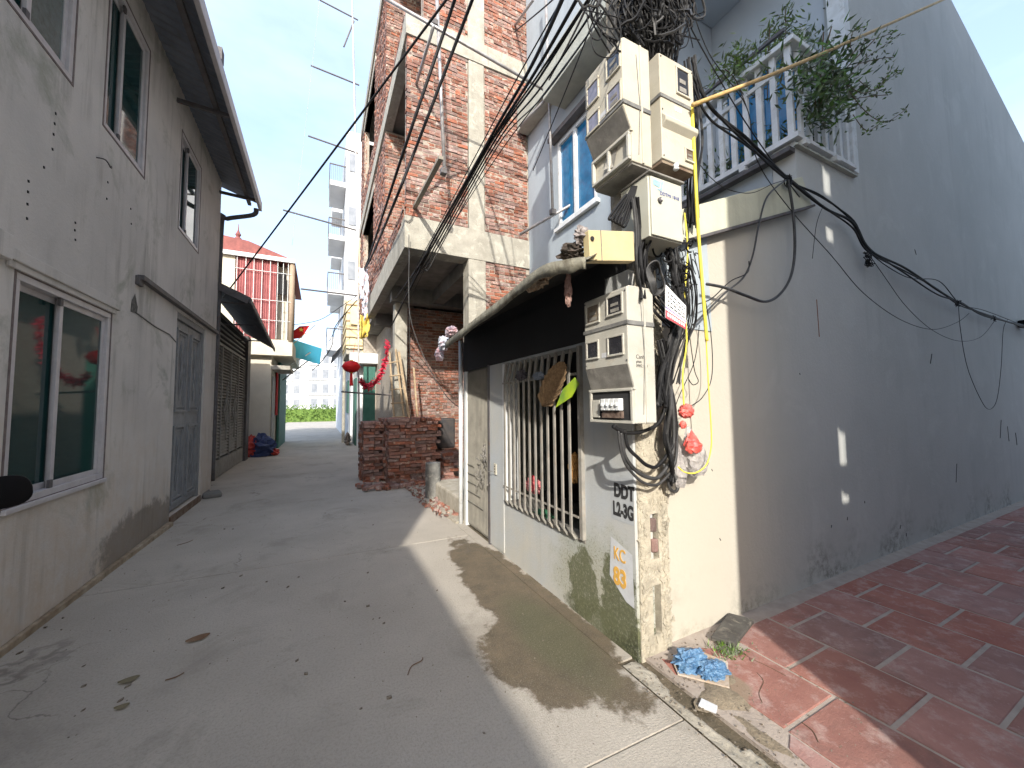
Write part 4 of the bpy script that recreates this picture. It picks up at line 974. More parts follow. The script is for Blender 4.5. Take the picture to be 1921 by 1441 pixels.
# balcony glazed door
bd = MB(); a, b, c, d = 2.22, 3.25, 3.97, 5.98
bd.box(5.0, 5.055, a, a+.06, c, d).box(5.0, 5.055, b-.06, b, c, d).box(5.0, 5.055, a+.06, b-.06, d-.06, d).box(5.0, 5.055, 2.71, 2.77, c, d-.06)
bdo = bd.build('balcony_door', M_white, ch, bevel=.003)
lbox('pane', M_bglass, bdo, (5.03, 5.045, a+.06, 2.71, c, d-.06)); lbox('pane', M_bglass, bdo, (5.03, 5.045, 2.77, b-.06, c, d-.06))
# balcony railing
br = lbox('balcony_railing', M_white, ch, (3.81, 3.95, 1.78, 3.39, 4.90, 4.95), bevel=.006)
lbox('top_rail', M_white, br, (3.952, 4.95, 1.78, 1.90, 4.90, 4.95), bevel=.006)
lbox('mid_rail', M_white, br, (3.85, 3.89, 1.90, 3.39, 4.70, 4.74)); lbox('mid_rail', M_white, br, (3.90, 4.95, 1.82, 1.86, 4.70, 4.74))
lbox('bottom_rail', M_white, br, (3.83, 3.91, 1.79, 3.39, 3.98, 4.03)); lbox('bottom_rail', M_white, br, (3.912, 4.95, 1.80, 1.87, 3.985, 4.02))
me_l = MB().box(3.855, 3.885, -.026, .026, 4.03, 4.90).mesh('baluster', M_white); me_f = MB().box(-.026, .026, 1.825, 1.855, 4.03, 4.90).mesh('baluster', M_white)
for i in range(12):
    o = bpy.data.objects.new('baluster', me_l); COL.objects.link(o); o.parent = br; o.location = Vector((0, 1.86+i*.135, 0))
for i in range(7):
    o = bpy.data.objects.new('baluster', me_f); COL.objects.link(o); o.parent = br; o.location = Vector((3.99+i*.145, 0, 0))
for (x, y_) in ((3.95, 1.80), (4.5, 1.80), (3.84, 2.3), (3.84, 2.9)): lbox('rail_foot', M_white, br, (x-.03, x+.03, y_-.03, y_+.03, 3.93, 3.979))
lbox('ledge', M_cornice, ch, (3.83, 4.96, 1.80, 1.836, 3.905, 3.925)); lbox('ledge', M_steel, ch, (3.78, 3.868, 1.84, 3.5, 3.86, 3.90))
# sloping cream verge and lean-to roof
MB().prism([(1.95, 2.80), (1.95, 2.58), (4.0, 3.36), (3.86, 3.60)], 1, 1.79, 1.832).build('verge_board', M_cream, ch, bevel=.004)
MB().beam((1.95, 1.80, 2.575), (4.0, 1.80, 3.355), .07, .02).build('verge_drip', M_steel, ch)
rf = MB(); n = 44
for i in range(n):
    a = 1.85+i*3.1/n; b = 1.85+(i+1)*3.1/n; za = .012*(i % 2); zb = .012*((i+1) % 2)
    rf.quad((1.78, a, 2.56+za), (1.78, b, 2.56+zb), (3.87, b, 3.34+zb), (3.87, a, 3.34+za))
rf.build('lean_to_roof', M_canopy, ch)
cnp = thing('door_canopy', 'low weathered sheet canopy sagging over the barred window and grey door', 'canopy', (1.4, 3.2, 2.5))
edge = spline([on(0, 1.44, 838, 646), on(0, 1.36, 870, 621), on(0, 1.22, 950, 562), on(0, 1.12, 1015, 511), on(0, 1.12, 1065, 496), on(0, 1.15, 1103, 491)], 6)
inner = [Vector((1.79, 5.05-(i/(len(edge)-1))*3.15, 2.57)) for i in range(len(edge))]
cv = MB()
for i in range(len(edge)-1):
    for (p, q, r_, s_) in ((edge[i], edge[i+1], inner[i+1], inner[i]),):
        mid1, mid2 = p.lerp(s_, .5)+Vector((0, 0, .05)), q.lerp(r_, .5)+Vector((0, 0, .05))
        up_ = Vector((0, 0, .012))
        cv.quad(p+up_, q+up_, mid2+up_, mid1+up_); cv.quad(mid1+up_, mid2+up_, r_+up_, s_+up_)
weld(cv.build('sheet', M_canopy, cnp))
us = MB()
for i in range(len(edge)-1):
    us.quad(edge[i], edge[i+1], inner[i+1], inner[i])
us.build('lining', mat('black_lining', (.018, .018, .017), (.03, .03, .027), 6, .9), cnp)  # near-black sheet keeps the canopy underside dark
lp_ = MB()
random.seed(51)
for i in range(len(edge)-1):
    h0, h1 = [.055*(1-.6*max(0, (k_-18)/18))+.008*math.sin(k_*.31)+.006*math.sin(k_*1.3) for k_ in (i, i+1)]
    o_ = Vector((-.012, 0, 0)); lp_.quad(edge[i]+o_+Vector((0, 0, .02)), edge[i+1]+o_+Vector((0, 0, .02)), edge[i+1]+o_-Vector((0, 0, h1)), edge[i]+o_-Vector((0, 0, h0)))
o = weld(lp_.build('lip', M_canopy, cnp, smooth=True)); s_ = o.modifiers.new('t', 'SOLIDIFY'); s_.thickness = .01
crumple(tuple(on(0, 1.15, 1010, 530)), .03, .13, .035, 61, amp=.5).build('debris', mat('old_leaf', (.16, .10, .06), (.35, .28, .2), 30, .9), cnp)
crumple(tuple(on(0, 1.18, 1066, 545)), .02, .02, .09, 62, amp=.4).build('hanging_rag', mat('brown_rag', (.16, .085, .07), (.30, .2, .17), 30, .9), cnp)
lbox('dark_fill', M_dark, ch, (AX-.012, AX-.002, 2.02, 4.94, 2.022, 2.43)); lbox('dark_fill', M_dark, ch, (AX+.0, AX+.04, 1.86, 4.94, 2.43, 2.56))  # dark sheets fill the black area above the window and door
lbox('door_post', M_white, ch, (AX-.03, AX-.002, 3.93, 4.025, 0, 2.018), bevel=.003) if False else lbox('door_post', M_annex, ch, (AX-.012, AX-.002, 3.675, 4.03, 0.02, 2.018), bevel=.003)
MB().tube([(1.70, 4.93, 0), (1.70, 4.93, 2.45)], .028, 10).build('canopy_post', M_white, cnp, smooth=True)
# room behind bars
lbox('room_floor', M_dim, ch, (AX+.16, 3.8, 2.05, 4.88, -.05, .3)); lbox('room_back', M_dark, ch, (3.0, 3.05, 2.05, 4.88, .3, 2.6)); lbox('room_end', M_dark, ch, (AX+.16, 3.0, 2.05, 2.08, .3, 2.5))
# window bars
wb = lbox('barred_window', M_bars, ch, (AX-.005, AX+.10, 2.305, 3.665, .545, .565))
lbox('rim', M_bars, wb, (AX-.03, AX+.01, 2.30, 2.335, .57, 2.0)); lbox('rim', M_white, wb, (AX-.02, AX+.15, 3.63, 3.668, .57, 1.998))
bar = MB(); bar.box(AX-.052, AX-.040, -.012, .012, .60, 1.80).prism([(AX-.055, 1.80), (AX-.040, 1.80), (AX-.01, 1.97), (AX-.03, 1.99)], 1, -.012, .012)
bar.prism([(AX-.055, .60), (AX-.040, .60), (AX+.0, .55), (AX-.02, .545)], 1, -.012, .012)
bme = bar.mesh('bar', M_bars)
for i in range(12):
    o = bpy.data.objects.new('bar', bme); COL.objects.link(o); o.parent = wb; o.location = (0, 2.42+i*.104, 0)
lbox('cross_rail', M_bars, wb, (AX-.038, AX-.028, 2.34, 3.63, 1.78, 1.80)); lbox('cross_rail', M_bars, wb, (AX-.038, AX-.030, 2.34, 3.63, .72, .735))
# things caught in the bars
fan = thing('straw_fan', 'brown straw fan stuck upright in the window bars', 'fan', on(0, 1.66, 1040, 722))
f_ = MB(); base = on(0, 1.66, 1018, 762); pts = [on(0, 1.66, *p) for p in [(1010, 745), (1020, 715), (1035, 690), (1052, 679), (1063, 684), (1062, 705), (1052, 735), (1035, 762)]]
pts = spline(pts, 5)
for i in range(len(pts)-1):
    o_ = Vector((-.012*(i % 2), 0, 0)); o2 = Vector((-.012*((i+1) % 2), 0, 0))
    f_.quad(base, pts[i]+o_, pts[i+1]+o2)
o = f_.build('blade', mat('straw', (.30, .20, .11), (.17, .11, .06), 45, .9, .6, 60), fan); s_ = o.modifiers.new('t', 'SOLIDIFY'); s_.thickness = .006
gl = MB(); gp = [on(0, 1.655, *p) for p in [(1042, 765), (1056, 730), (1078, 708), (1086, 720), (1072, 745)]]; gl.quad(*gp)
o = gl.build('green_fan', mat('lime_card', (.45, .60, .03), (.20, .36, .05), 8, .6), None, 'bright lime green card behind the straw fan in the bars', 'card'); s_ = o.modifiers.new('t', 'SOLIDIFY'); s_.thickness = .004
crumple(tuple(on(0, 1.67, 1010, 705)), .02, .09, .035, 71, amp=.3).build('blue_rag', mat('slate_cloth', (.13, .16, .20), (.22, .25, .3), 14, .9), None, 'slate blue rag tucked between the bars left of the straw fan', 'rag')
crumple(tuple(on(0, 1.70, 978, 705)), .02, .10, .05, 72, amp=.35).build('dark_rag', mat('dark_cloth', (.04, .04, .05), (.10, .09, .10), 14, .9), None, 'dark rag hanging inside the far end of the bars', 'rag')
crumple(tuple(on(0, 1.85, 1000, 912)), .05, .13, .07, 73, amp=.3).build('red_toy', mat('red_fabric', (.50, .03, .05), (.6, .3, .3), 12, .6), None, 'red bundle lying inside the barred window', 'bundle')
crumple(tuple(on(0, 1.83, 1020, 970)), .05, .2, .05, 74, amp=.35).build('green_bundle', mat('green_cloth', (.02, .10, .05), (.05, .18, .10), 12, .7), None, 'dark green bundle low inside the barred window', 'bundle')
crumple(tuple(on(0, 1.84, 1077, 880)), .04, .05, .11, 75, amp=.3).build('orange_bundle', mat('orange_straw', (.45, .25, .08), (.30, .15, .05), 30, .9), None, 'upright orange straw bundle inside the bars near the meter box', 'bundle')
# grey door
dd = lbox('door', mat('ribbed_door', (.25, .235, .20), (.19, .18, .155), 5, .6, .1, 40, stain=((.14, .12, .10), .4, 9)), ch, (AX+.02, AX+.04, 4.06, 4.83, .02, 2.02))
rb_ = MB(); 
for i in range(17): rb_.box(AX+.005, AX+.02, 4.09+i*.044, 4.105+i*.044, .05, 2.0)
for i, (z, l) in enumerate(((.32, .5), (.45, .42), (.57, .34), (.68, .27), (.79, .2))): rb_.box(AX-.004, AX+.004, 4.78-l, 4.80, z, z+.012)
rb_.build('rib', MATS['ribbed_door'], dd, kind='stuff'); lbox('stile', M_steel, dd, (AX-.02, AX+.04, 4.03, 4.075, .0, 2.03)); lbox('stile', M_white, dd, (AX-.012, AX+.04, 4.835, 4.87, .0, 2.03))
random.seed(81); cb = MB()
for _ in range(26):
    q = on(0, 1.70, random.gauss(907, 5), random.uniform(825, 905)); cb.tube(spline([q, q+Vector((random.uniform(-.03, .0), random.uniform(-.07, .07), random.uniform(-.1, .05))), q+Vector((0, random.uniform(-.09, .09), random.uniform(-.13, .02)))], 3), .004, 4)
cb.build('lock_chain', mat('chain', (.16, .15, .14), (.4, .38, .35), 60, .5, metal=.5), None, 'tangled chain and lock hanging on the grey ribbed door', 'chain')
so_ = thing('wall_socket', 'small pale wall socket between the grey door and barred window', 'socket', on(0, 1.735, 930, 880)); q = so_.location
MB().box(-.012, .0, -.03, .03, -.06, .06).build('plate', M_box, so_, local=True, bevel=.003)
for z in (-.03, .0, .03): MB().box(-.014, -.0125, -.012, .012, z-.005, z+.006).build('slot', M_dark, so_, local=True)
# stencils
text('DDT', .118, M_ink, 'stencil_text', ch, (AX-.003, 1.987, .955), (0, -1, 0), (0, 0, 1), sx=.74, bold=.0055)
text('L2-3G', .118, M_ink, 'stencil_text', ch, (AX-.003, 2.00, .835), (0, -1, 0), (0, 0, 1), sx=.62, bold=.0055)
MB().add([(AX-.002, 2.03, .68), (AX-.002, 1.835, .62), (AX-.002, 1.83, .30), (AX-.002, 1.90, .31), (AX-.002, 2.05, .42)], [(0, 1, 2, 3, 4)]).build('whitewash_patch', M_patch, ch)
MB().add([(AX-.0015, 2.02, 1.085), (AX-.0015, 1.815, 1.085), (AX-.0015, 1.815, .80), (AX-.0015, 2.02, .80)], [(0, 1, 2, 3)]).build('whitewash_patch', mat('grey_patch', (.44, .46, .47), (.38, .40, .42), 14, .85), ch)
text('KC', .115, M_oran, 'stencil_text', ch, (AX-.004, 2.005, .545), (0, -1, 0), (0, 0, 1), sx=.72, bold=.0015)
text('83', .15, M_oran, 'stencil_text', ch, (AX-.004, 2.01, .39), (0, -1, 0), (0, 0, 1), sx=.80, bold=.006)

# ================================================================== CORNER POLE
pl = thing('utility_pole', 'square concrete utility pole at the corner carrying the meter boxes', 'pole', (1.9, 1.9, 0))
weld(grid_wall_mesh(1, 1.80, 1.86, 1.772, 2.028, -.05, 2.3, [(1.875, 1.945, .12, .42), (1.87, 1.94, .58, .86)]).build('pole_face', M_poleface, pl))
lbox('shaft', M_pole, pl, (1.775, 2.025, 1.861, 1.98, -.05, 8.5)); lbox('shaft_front', M_pole, pl, (1.80, 2.0, 1.805, 1.86, 2.31, 8.5), bevel=.01)
random.seed(91)
for (x, z) in ((1.90, .79), (1.91, .66)):
    b_ = MB(); b_.obox((x, 1.818, z), (1, .1, random.uniform(-.2, .2)), (0, 1, 0), (0, 0, 1), .062, .04, .085); b_.build('brick', M_brick, pl, bevel=.01)
g_ = MB()
for _ in range(900):
    z = random.uniform(0.02, 2.2); x = random.choice((random.gauss(1.80, .015), random.gauss(1.99, .022), random.uniform(1.78, 2.03)))
    if 1.86 < x < 1.95 and (.1 < z < .45 or .56 < z < .88): continue
    x = min(max(x, 1.775), 2.045); s_ = random.uniform(.004, .013)
    g_.obox((x, 1.80-random.uniform(0, .003), z), (1, random.uniform(-.3, .3), random.uniform(-1, 1)), (0, 1, 0), (random.uniform(-1, 1), 0, 1), s_*2, s_*.8, s_*2.4)
g_.build('rough_render', M_poleface, pl, kind='stuff')

# ================================================================== METER BOXES
def meterbox(name, label, loc, rz, w_, d, h, m, low_d, panes, tapez, slope=True, brk=False, lensm=None, grime=None):
    t = thing(name, label, 'meter box', loc, 'electric meter boxes on the corner pole', rz)
    x0, x1 = -w_/2, w_/2; zs0, zs1 = .26*h, .43*h
    prof = [(0, 0), (-low_d, 0), (-low_d, zs0), (-d, zs1), (-d, h-.012), (-d+.02, h), (0, h)] if slope else [(0, 0), (-d, 0), (-d, h-.012), (-d+.02, h), (0, h)]
    MB().prism(prof, 0, x0, x1).build('case', m, t, local=True, bevel=.006)
    MB().box(x0-.008, x1+.008, -.085, -.07, .004, h-.006).build('seam', m, t, local=True, bevel=.003)
    if slope and grime is not None:
        nrm = Vector((0, -(zs1-zs0), -(d-low_d))).normalized()*.003
        MB().add([Vector(p)+q for q in (nrm, nrm*.1) for p in ((x0+.008, -low_d, zs0), (x1-.008, -low_d, zs0), (x1-.008, -d, zs1), (x0+.008, -d, zs1))],
            [(0, 1, 2, 3), (7, 6, 5, 4), (0, 4, 5, 1), (1, 5, 6, 2), (2, 6, 7, 3), (3, 7, 4, 0)]).build('sloping_panel', grime, t, local=True)
        MB().box(x0-.004, x1+.004, -low_d-.014, -low_d+.01, zs0-.012, zs0).build('drip_edge', m, t, local=True)
    for (cx, cz, pw, phh, lm) in panes:
        f = MB(); e = .012; yy = -d
        f.box(cx-pw/2-e, cx+pw/2+e, yy-.011, yy+.002, cz-phh/2-e, cz-phh/2).box(cx-pw/2-e, cx+pw/2+e, yy-.008, yy+.002, cz+phh/2, cz+phh/2+e)
        f.box(cx-pw/2-e, cx-pw/2, yy-.008, yy+.002, cz-phh/2, cz+phh/2).box(cx+pw/2, cx+pw/2+e, yy-.008, yy+.002, cz-phh/2, cz+phh/2)
        wn = f.build('window', m, t, local=True, bevel=.002)
        MB().box(cx-pw/2, cx+pw/2, yy-.0025, yy+.001, cz-phh/2, cz+phh/2).build('pane', lm, wn, local=True)
    sc2 = MB()
    for (sx_, sz_) in ((x0+.012, h-.03), (x1-.012, h-.03), (x0+.012, zs1+.02), (x1-.012, zs1+.02), (x0+.012, .02), (x1-.012, .02)):
        yy = -d if sz_ > zs1 or not slope else -low_d
        sc2.box(sx_-.004, sx_+.004, yy-.004, yy+.001, sz_-.004, sz_+.004)
    sc2.build('screw', M_steel, t, local=True)
    MB().box(-.03, .03, -d-.0015, -d+.001, h*.50, h*.50+.03).build('sticker', M_patch, t, local=True)
    MB().tube([(x1+.001, -d*.5, h*.9), (x1+.003, -d*.42, h*.5), (x1+.001, -d*.5, .05)], .0025, 4).build('drip_line', M_tape, t, local=True)
    for (cx, cz, pw, phh, lm) in panes[:2]:
        dsc = MB().box(cx-pw*.28, cx+pw*.25, -d-.0045, -d-.0026, cz-phh*.05, cz+phh*.12); dsc.box(cx-pw*.3, cx+pw*.3, -d-.0040, -d-.0027, cz-phh*.40, cz-phh*.20); dsc.build('dial', M_boxg, t, local=True)
    for z in tapez:
        b_ = MB(); b_.box(x0-.006, x1+.006, -d-.006, -d-.001, z, z+.022); b_.box(x1+.001, x1+.007, -d, -.005, z-.004, z+.020); b_.box(x0-.007, x0-.001, -d, -.005, z, z+.022)
        b_.build('tape_band', M_tape, t, local=True)
    return t
A_ = meterbox('meter_box', 'large cream meter box high on the pole, four small windows facing the lane', (1.77, 1.775, 2.98), -math.pi/2, .35, .22, .75, M_box, .16,
    [(.10, .640, .105, .125, M_lens), (.10, .425, .105, .115, M_lensp), (-.095, .60, .10, .12, M_lensp), (-.095, .40, .10, .10, M_lensp)], [.335], grime=M_boxg)
f = MB(); f.box(-.17, .17, -.185, -.162, .012, .03).box(-.17, .17, -.185, -.162, .165, .18).box(-.17, -.15, -.185, -.162, .03, .165).box(.15, .17, -.185, -.162, .03, .165).box(-.02, .0, -.185, -.162, .03, .165)
f.build('hatch_frame', M_boxw, A_, local=True, bevel=.003); MB().add([(-.03, -.164, .16), (.06, -.164, .16), (.02, -.164, .05), (-.03, -.20, .05)], [(0, 1, 2, 3)]).build('hatch_flap', M_boxg, A_, local=True)
MB().box(-.165, .165, -.155, -.01, -.012, -.001).build('base_plate', M_boxg, A_, local=True)
D_ = meterbox('meter_box', 'weathered meter box beside the barred window with breakers showing in its open bottom', (1.745, 1.80, 1.445), -math.pi/2, .39, .205, .79, M_boxw, .165,
    [(.095, .695, .115, .10, M_lens), (-.105, .685, .11, .105, mat('brown_lens', (.22, .18, .13), (.12, .1, .08), 20, .5)), (.095, .455, .115, .10, M_lens), (-.115, .455, .10, .095, M_lens)], [.565], grime=M_boxg)
MB().box(-.17, .17, -.170, -.166, .02, .185).build('recess_panel', M_dark, D_, local=True)  # dark panel stands in for the shaded recess behind the breakers
f = MB(); f.box(-.19, .19, -.182, -.163, .0, .016).box(-.19, .19, -.182, -.163, .188, .202).box(-.19, -.172, -.18, -.163, .016, .188).box(.172, .19, -.18, -.163, .016, .188); f.build('bay_frame', M_boxw, D_, local=True, bevel=.002)
for i in range(4): MB().box(-.055+i*.042, -.018+i*.042, -.205, -.171, .075, .145).box(-.045+i*.042, -.028+i*.042, -.215, -.205, .10, .12).build('breaker', M_white, D_, local=True, bevel=.003)
MB().box(-.06, .11, -.190, -.171, .03, .07).build('terminal_block', mat('terminal', (.09, .06, .05), (.2, .15, .12), 40, .6), D_, local=True); MB().box(-.165, -.10, -.178, -.171, .03, .14).build('inner_cover', M_boxw, D_, local=True)
for i, (s_, zz) in enumerate((('Canh', .37), ('phat', .345), ('0982.148', .32))): text(s_, .024 if i else .032, M_ink, 'printed_text', D_, (.196, -.15, zz), (0, 1, 0), (0, 0, 1), local=True, depth=.0004)
B_ = meterbox('meter_box', 'slim cream meter box facing the tiled passage, upper right of the pole', (2.02, 1.825, 3.075), 0, .31, .22, .70, M_box, .175,
    [(.05, .565, .105, .165, M_lens), (.095, .085, .075, .07, mat('brown_lens2', (.14, .10, .08), rough=.4))], [.40], slope=False)
MB().prism([(-.218, .30), (-.250, .26), (-.250, .235), (-.218, .20)], 0, -.15, .15).build('ridge', M_box, B_, local=True, bevel=.004)
MB().box(-.15, .15, -.21, -.01, -.02, -.001).build('base_plate', mat('rusty_base', (.16, .11, .08), (.25, .2, .15), 12, .8), B_, local=True)
cbx = thing('cable_cabinet', 'plain cream steel cabinet with round lock and faded blue print', 'cabinet', (1.84, 1.80, 2.535))
MB().box(-.14, .135, -.225, 0, 0, .375).build('case', M_cab, cbx, local=True, bevel=.004)
MB().box(-.13, .130, -.238, -.2265, .008, .362).build('door', M_cab, cbx, local=True, bevel=.004); MB().box(-.15, .145, -.25, .0, .377, .389).build('lid', M_boxg, cbx, local=True, bevel=.003)
lk = MB().lathe((0, 0, 0), [(.016, 0), (.016, .012), (.011, .016)], 16); lk.v = [(x-.065, -.239-z, yq+.225) for x, yq, z in lk.v]; lk.build('lock', M_steel, cbx, local=True)
lk = MB().lathe((0, 0, 0), [(.007, 0), (.007, .012)], 12); lk.v = [(x-.065, -.252-z*.5, yq+.225) for x, yq, z in lk.v]; lk.build('lock_core', M_alu, cbx, local=True)
blue = mat('blue_print', (.22, .45, .60), (.35, .55, .66), 40, .7)
MB().add([(-.115, -.2405, .345), (-.05, -.2405, .34), (-.062, -.2405, .305), (-.11, -.2405, .31)], [(0, 1, 2, 3)]).build('logo', blue, cbx, local=True)
MB().add([(-.045, -.2405, .345), (-.03, -.2405, .345), (-.04, -.2405, .30), (-.052, -.2405, .30)], [(0, 1, 2, 3)]).build('logo', blue, cbx, local=True)
text('DDTMI 1818', .030, mat('navy_ink', (.06, .08, .30), rough=.8), 'printed_text', cbx, (-.06, -.2405, .262), (1, 0, 0), (0, 0, 1), local=True, depth=.0004)
text('VNPT', .020, blue, 'printed_text', cbx, (-.09, -.2405, .283), (1, 0, 0), (0, 0, 1), local=True, depth=.0004)
yb = thing('yellow_board', 'flat pale yellow board on the canopy edge below the cabinets', 'board', on(1, 1.55, 1147, 460))
Y_ = [on(1, 1.55, *p) for p in [(1104, 431), (1189, 434), (1191, 490), (1107, 489)]]
b_ = MB(); b_.add([p for p in Y_]+[p+Vector((0, .05, 0)) for p in Y_], [(0, 1, 2, 3), (7, 6, 5, 4), (0, 4, 5, 1), (1, 5, 6, 2), (2, 6, 7, 3), (3, 7, 4, 0)]); b_.build('panel', M_board, yb, bevel=.004)
q0 = Y_[0].lerp(Y_[1], .25); q1 = Y_[3].lerp(Y_[2], .25); MB().beam(q0-Vector((0, .002, 0)), q1-Vector((0, .002, 0)), .004, .003).build('fold', M_boxg, yb)
pp = MB().lathe((0, 0, 0), [(.012, -.004), (.012, .0)], 10); pp.v = [(Y_[0].x+.02+x, 1.547+z, Y_[0].z-.045+yq) for x, yq, z in pp.v]; pp.build('hole', M_dark, yb)
crumple(tuple(on(1, 1.62, 1092, 445)), .05, .04, .045, 77, amp=.45).build('broken_fitting', mat('grey_plastic', (.34, .31, .30), (.12, .10, .10), 18, .7), None, 'broken grey plastic fitting left of the yellow board', 'fitting')
crumple(tuple(on(1, 1.66, 1075, 475)), .07, .05, .045, 78, amp=.5).build('canopy_debris', mat('black_debris', (.04, .035, .03), (.09, .07, .06), 18, .9), None, 'dark debris heaped on the canopy by the yellow board', 'debris')
sg = thing('notice_sign', 'small tilted white notice with red bottom strip tied among the cables', 'sign', on(1, 1.58, 1268, 575))
SG = [on(1, 1.60, 1249, 534), on(1, 1.54, 1287, 574), on(1, 1.54, 1287, 618), on(1, 1.60, 1249, 596)]
def sgq(u0, u1, v0, v1, off):
    P_ = lambda u, v: SG[0].lerp(SG[1], u).lerp(SG[3].lerp(SG[2], u), v)+Vector((0, -off, 0))
    return [P_(u0, v0), P_(u1, v0), P_(u1, v1), P_(u0, v1)]
def sgp(nm, m, *a):
    q = sgq(*a); MB().add(q+[p+Vector((0, a[4]*.9+.001 if a[4] else .006, 0)) for p in q], [(0, 1, 2, 3), (7, 6, 5, 4), (0, 4, 5, 1), (1, 5, 6, 2), (2, 6, 7, 3), (3, 7, 4, 0)]).build(nm, m, sg)
sgp('plate', mat('sign_white', (.72, .72, .74), rough=.5), 0, 1, 0, 1, 0); sgp('red_strip', mat('sign_red', (.62, .05, .07), rough=.5), 0, 1, .76, 1, .001); sgp('violet_strip', mat('sign_violet', (.16, .10, .35), rough=.5), 0, 1, .66, .70, .001)
random.seed(13)
for i in range(4):
    u = .1
    while u < .9: l = random.uniform(.05, .16); sgp('lettering', M_ink, u, min(u+l, .95), .15+i*.13, .20+i*.13, .0012); u += l+.05
u = .08
while u < .9: sgp('lettering', MATS['sign_white'], u, u+.07, .81, .93, .002); u += .11

# ================================================================== CABLES
random.seed(100)
def cable(nm, lab, pts, r=.006, m=None, grp=None, k=8, cat='cable', n=6):
    return MB().tube(spline(pts, k), r, n).build(nm, m or M_rub, None, lab, cat, grp, smooth=True)
G1 = 'black cables strung over the lane'
cable('overhead_cable', 'black cable crossing the sky to the louvred gate, farthest left', sagline(on(1, 1.9, 1165, -442), on(0, -1.9, 418, 559), .02), .013, k=1, grp=G1)
t1 = on(1, 12.2, 682, 508)
cable('overhead_cable', 'thick black cable in front of the bricks, left one of the close pair', [on(1, 2.6, 958, -330), on(1, 5.0, 853, 0), on(1, 6.4, 752, 300), on(0, 1.16, 694, 478), t1], .024, k=8, grp=G1)
cable('overhead_cable', 'thick black cable in front of the bricks, right one of the close pair', [on(1, 2.6, 1010, -330), on(1, 4.8, 886, 0), on(1, 6.2, 780, 278), on(1, 6.6, 742, 375), on(0, 1.16, 697, 482), t1], .024, k=8, grp=G1)
labs = ['uppermost of the black cable bunch running to the concrete slab', 'black cable in the bunch over the brick wall, ending lowest at the ladder', 'thin black cable in the bunch over the brick wall, second from the left',
        'thin cable in the bunch over the bricks, ending under the soffit', 'slack grey cable in the bunch over the bricks, rightmost']
ends = [(742, 560), (735, 610), (760, 545), (775, 520), (800, 470)]
starts = [(1080, -60), (1115, -60), (1140, -60), (1165, -60), (1190, -60)]
for i in range(5):
    cable('overhead_cable', labs[i], [on(1, 2.1, *starts[i]), on(1, 3.2, 1000+i*6, 118+i*14), on(1, 4.4, 918+i*4, 262+i*3), on(1, 6.0, 815+i*3, 446+i*4), on(1, 6.6, 788+i*3, 496+i*3), on(1, 9.4, *ends[i])], (.018, .016, .012, .010, .008)[i], M_rub if i < 4 else M_rub2, G1)
more = [((1135, -50), (1010, 140), (925, 262), (840, 400), (790, 492), (748, 588), .010, 'black cable in the bunch over the bricks, third thick one under the slab'),
        ((1100, -80), (985, 120), (912, 255), (822, 425), (782, 500), (752, 570), .007, 'thin black cable hugging the left side of the bunch over the bricks'),
        ((1180, -40), (1040, 150), (935, 290), (850, 420), (800, 500), (770, 560), .006, 'thin black cable low in the bunch, crossing the concrete column')]
for (p0, p1, p2, p3, p4, p5, r_, lab) in more:
    cable('overhead_cable', lab, [on(1, 2.1, *p0), on(1, 3.2, *p1), on(1, 4.4, *p2), on(1, 6.0, *p3), on(1, 6.62, *p4), on(1, 9.2, *p5)], r_, M_rub, G1)
for (a_, b_, r_, lab) in (((1150, -60), (1000, 320), .006, 'wire slanting from the tangle to the lower window wall'), ((1120, -30), (1030, 150), .010, 'short thick cable from the tangle to the scaffold tube'), ((1095, -60), (965, 60), .008, 'cable leaving the top of the picture over the right end of the bricks')):
    cable('overhead_cable', lab, [on(1, 2.0, *a_), on(1, 3.0, (a_[0]+b_[0])/2, (a_[1]+b_[1])/2+6), on(1, 4.6, *b_)], r_, M_rub, G1)
cable('sagging_wire', 'pale wire drooping from the slab to the annex wall by the brick stack', [on(1, 6.6, 768, 470), on(1, 6.5, 769, 590), on(1, 6.3, 800, 680), on(1, 6.1, 835, 740), on(1, 5.6, 866, 768)], .006, M_rub2, cat='wire')
cable('hanging_wire', 'thin vertical wire hanging from the slab corner to the brick stack', [on(1, 6.7, 767, 440), on(1, 6.9, 768, 620), on(1, 7.2, 771, 790)], .006, M_rub2, cat='wire')
cable('kite_line', 'hair-thin line falling through the sky between the eave and the rods', [on(1, 10, 600, -5), on(1, 10, 575, 220), on(1, 10, 548, 460)], .003, mat('pale_line', (.4, .45, .52)), cat='wire')
cable('far_wire', 'wire sagging from the slab end to the pale house', [on(1, 12, 684, 545), on(1, 15, 640, 575), on(1, 15, 600, 600), on(1, 15.3, 548, 610)], .012, cat='wire')
cable('far_wire', 'thick wire curving down past the turquoise awning', [on(1, 12, 684, 548), on(1, 15, 655, 580), on(1, 17, 628, 615), on(1, 18, 622, 650), on(1, 19, 600, 682), on(1, 20, 585, 695)], .018, cat='wire')
cable('far_wire', 'short wire between the lamp post and the yellow balcony', [on(1, 18.8, 618, 640), on(1, 18.7, 640, 600), on(1, 17, 668, 570)], .014, cat='wire')
G2 = 'cables pinned along the grey side wall'
base = [(1296, 120), (1330, 205), (1400, 270), (1478, 337), (1545, 382), (1600, 420), (1630, 470), (1700, 508), (1760, 540), (1800, 570), (1850, 592), (1921, 612), (2000, 640)]
blabs = ['black cable on the side wall, uppermost of the bundle', 'black cable on the side wall, dipping lowest between its pins', 'thick black cable on the side wall running straightest along the bundle', 'thin black cable weaving round the side wall bundle']
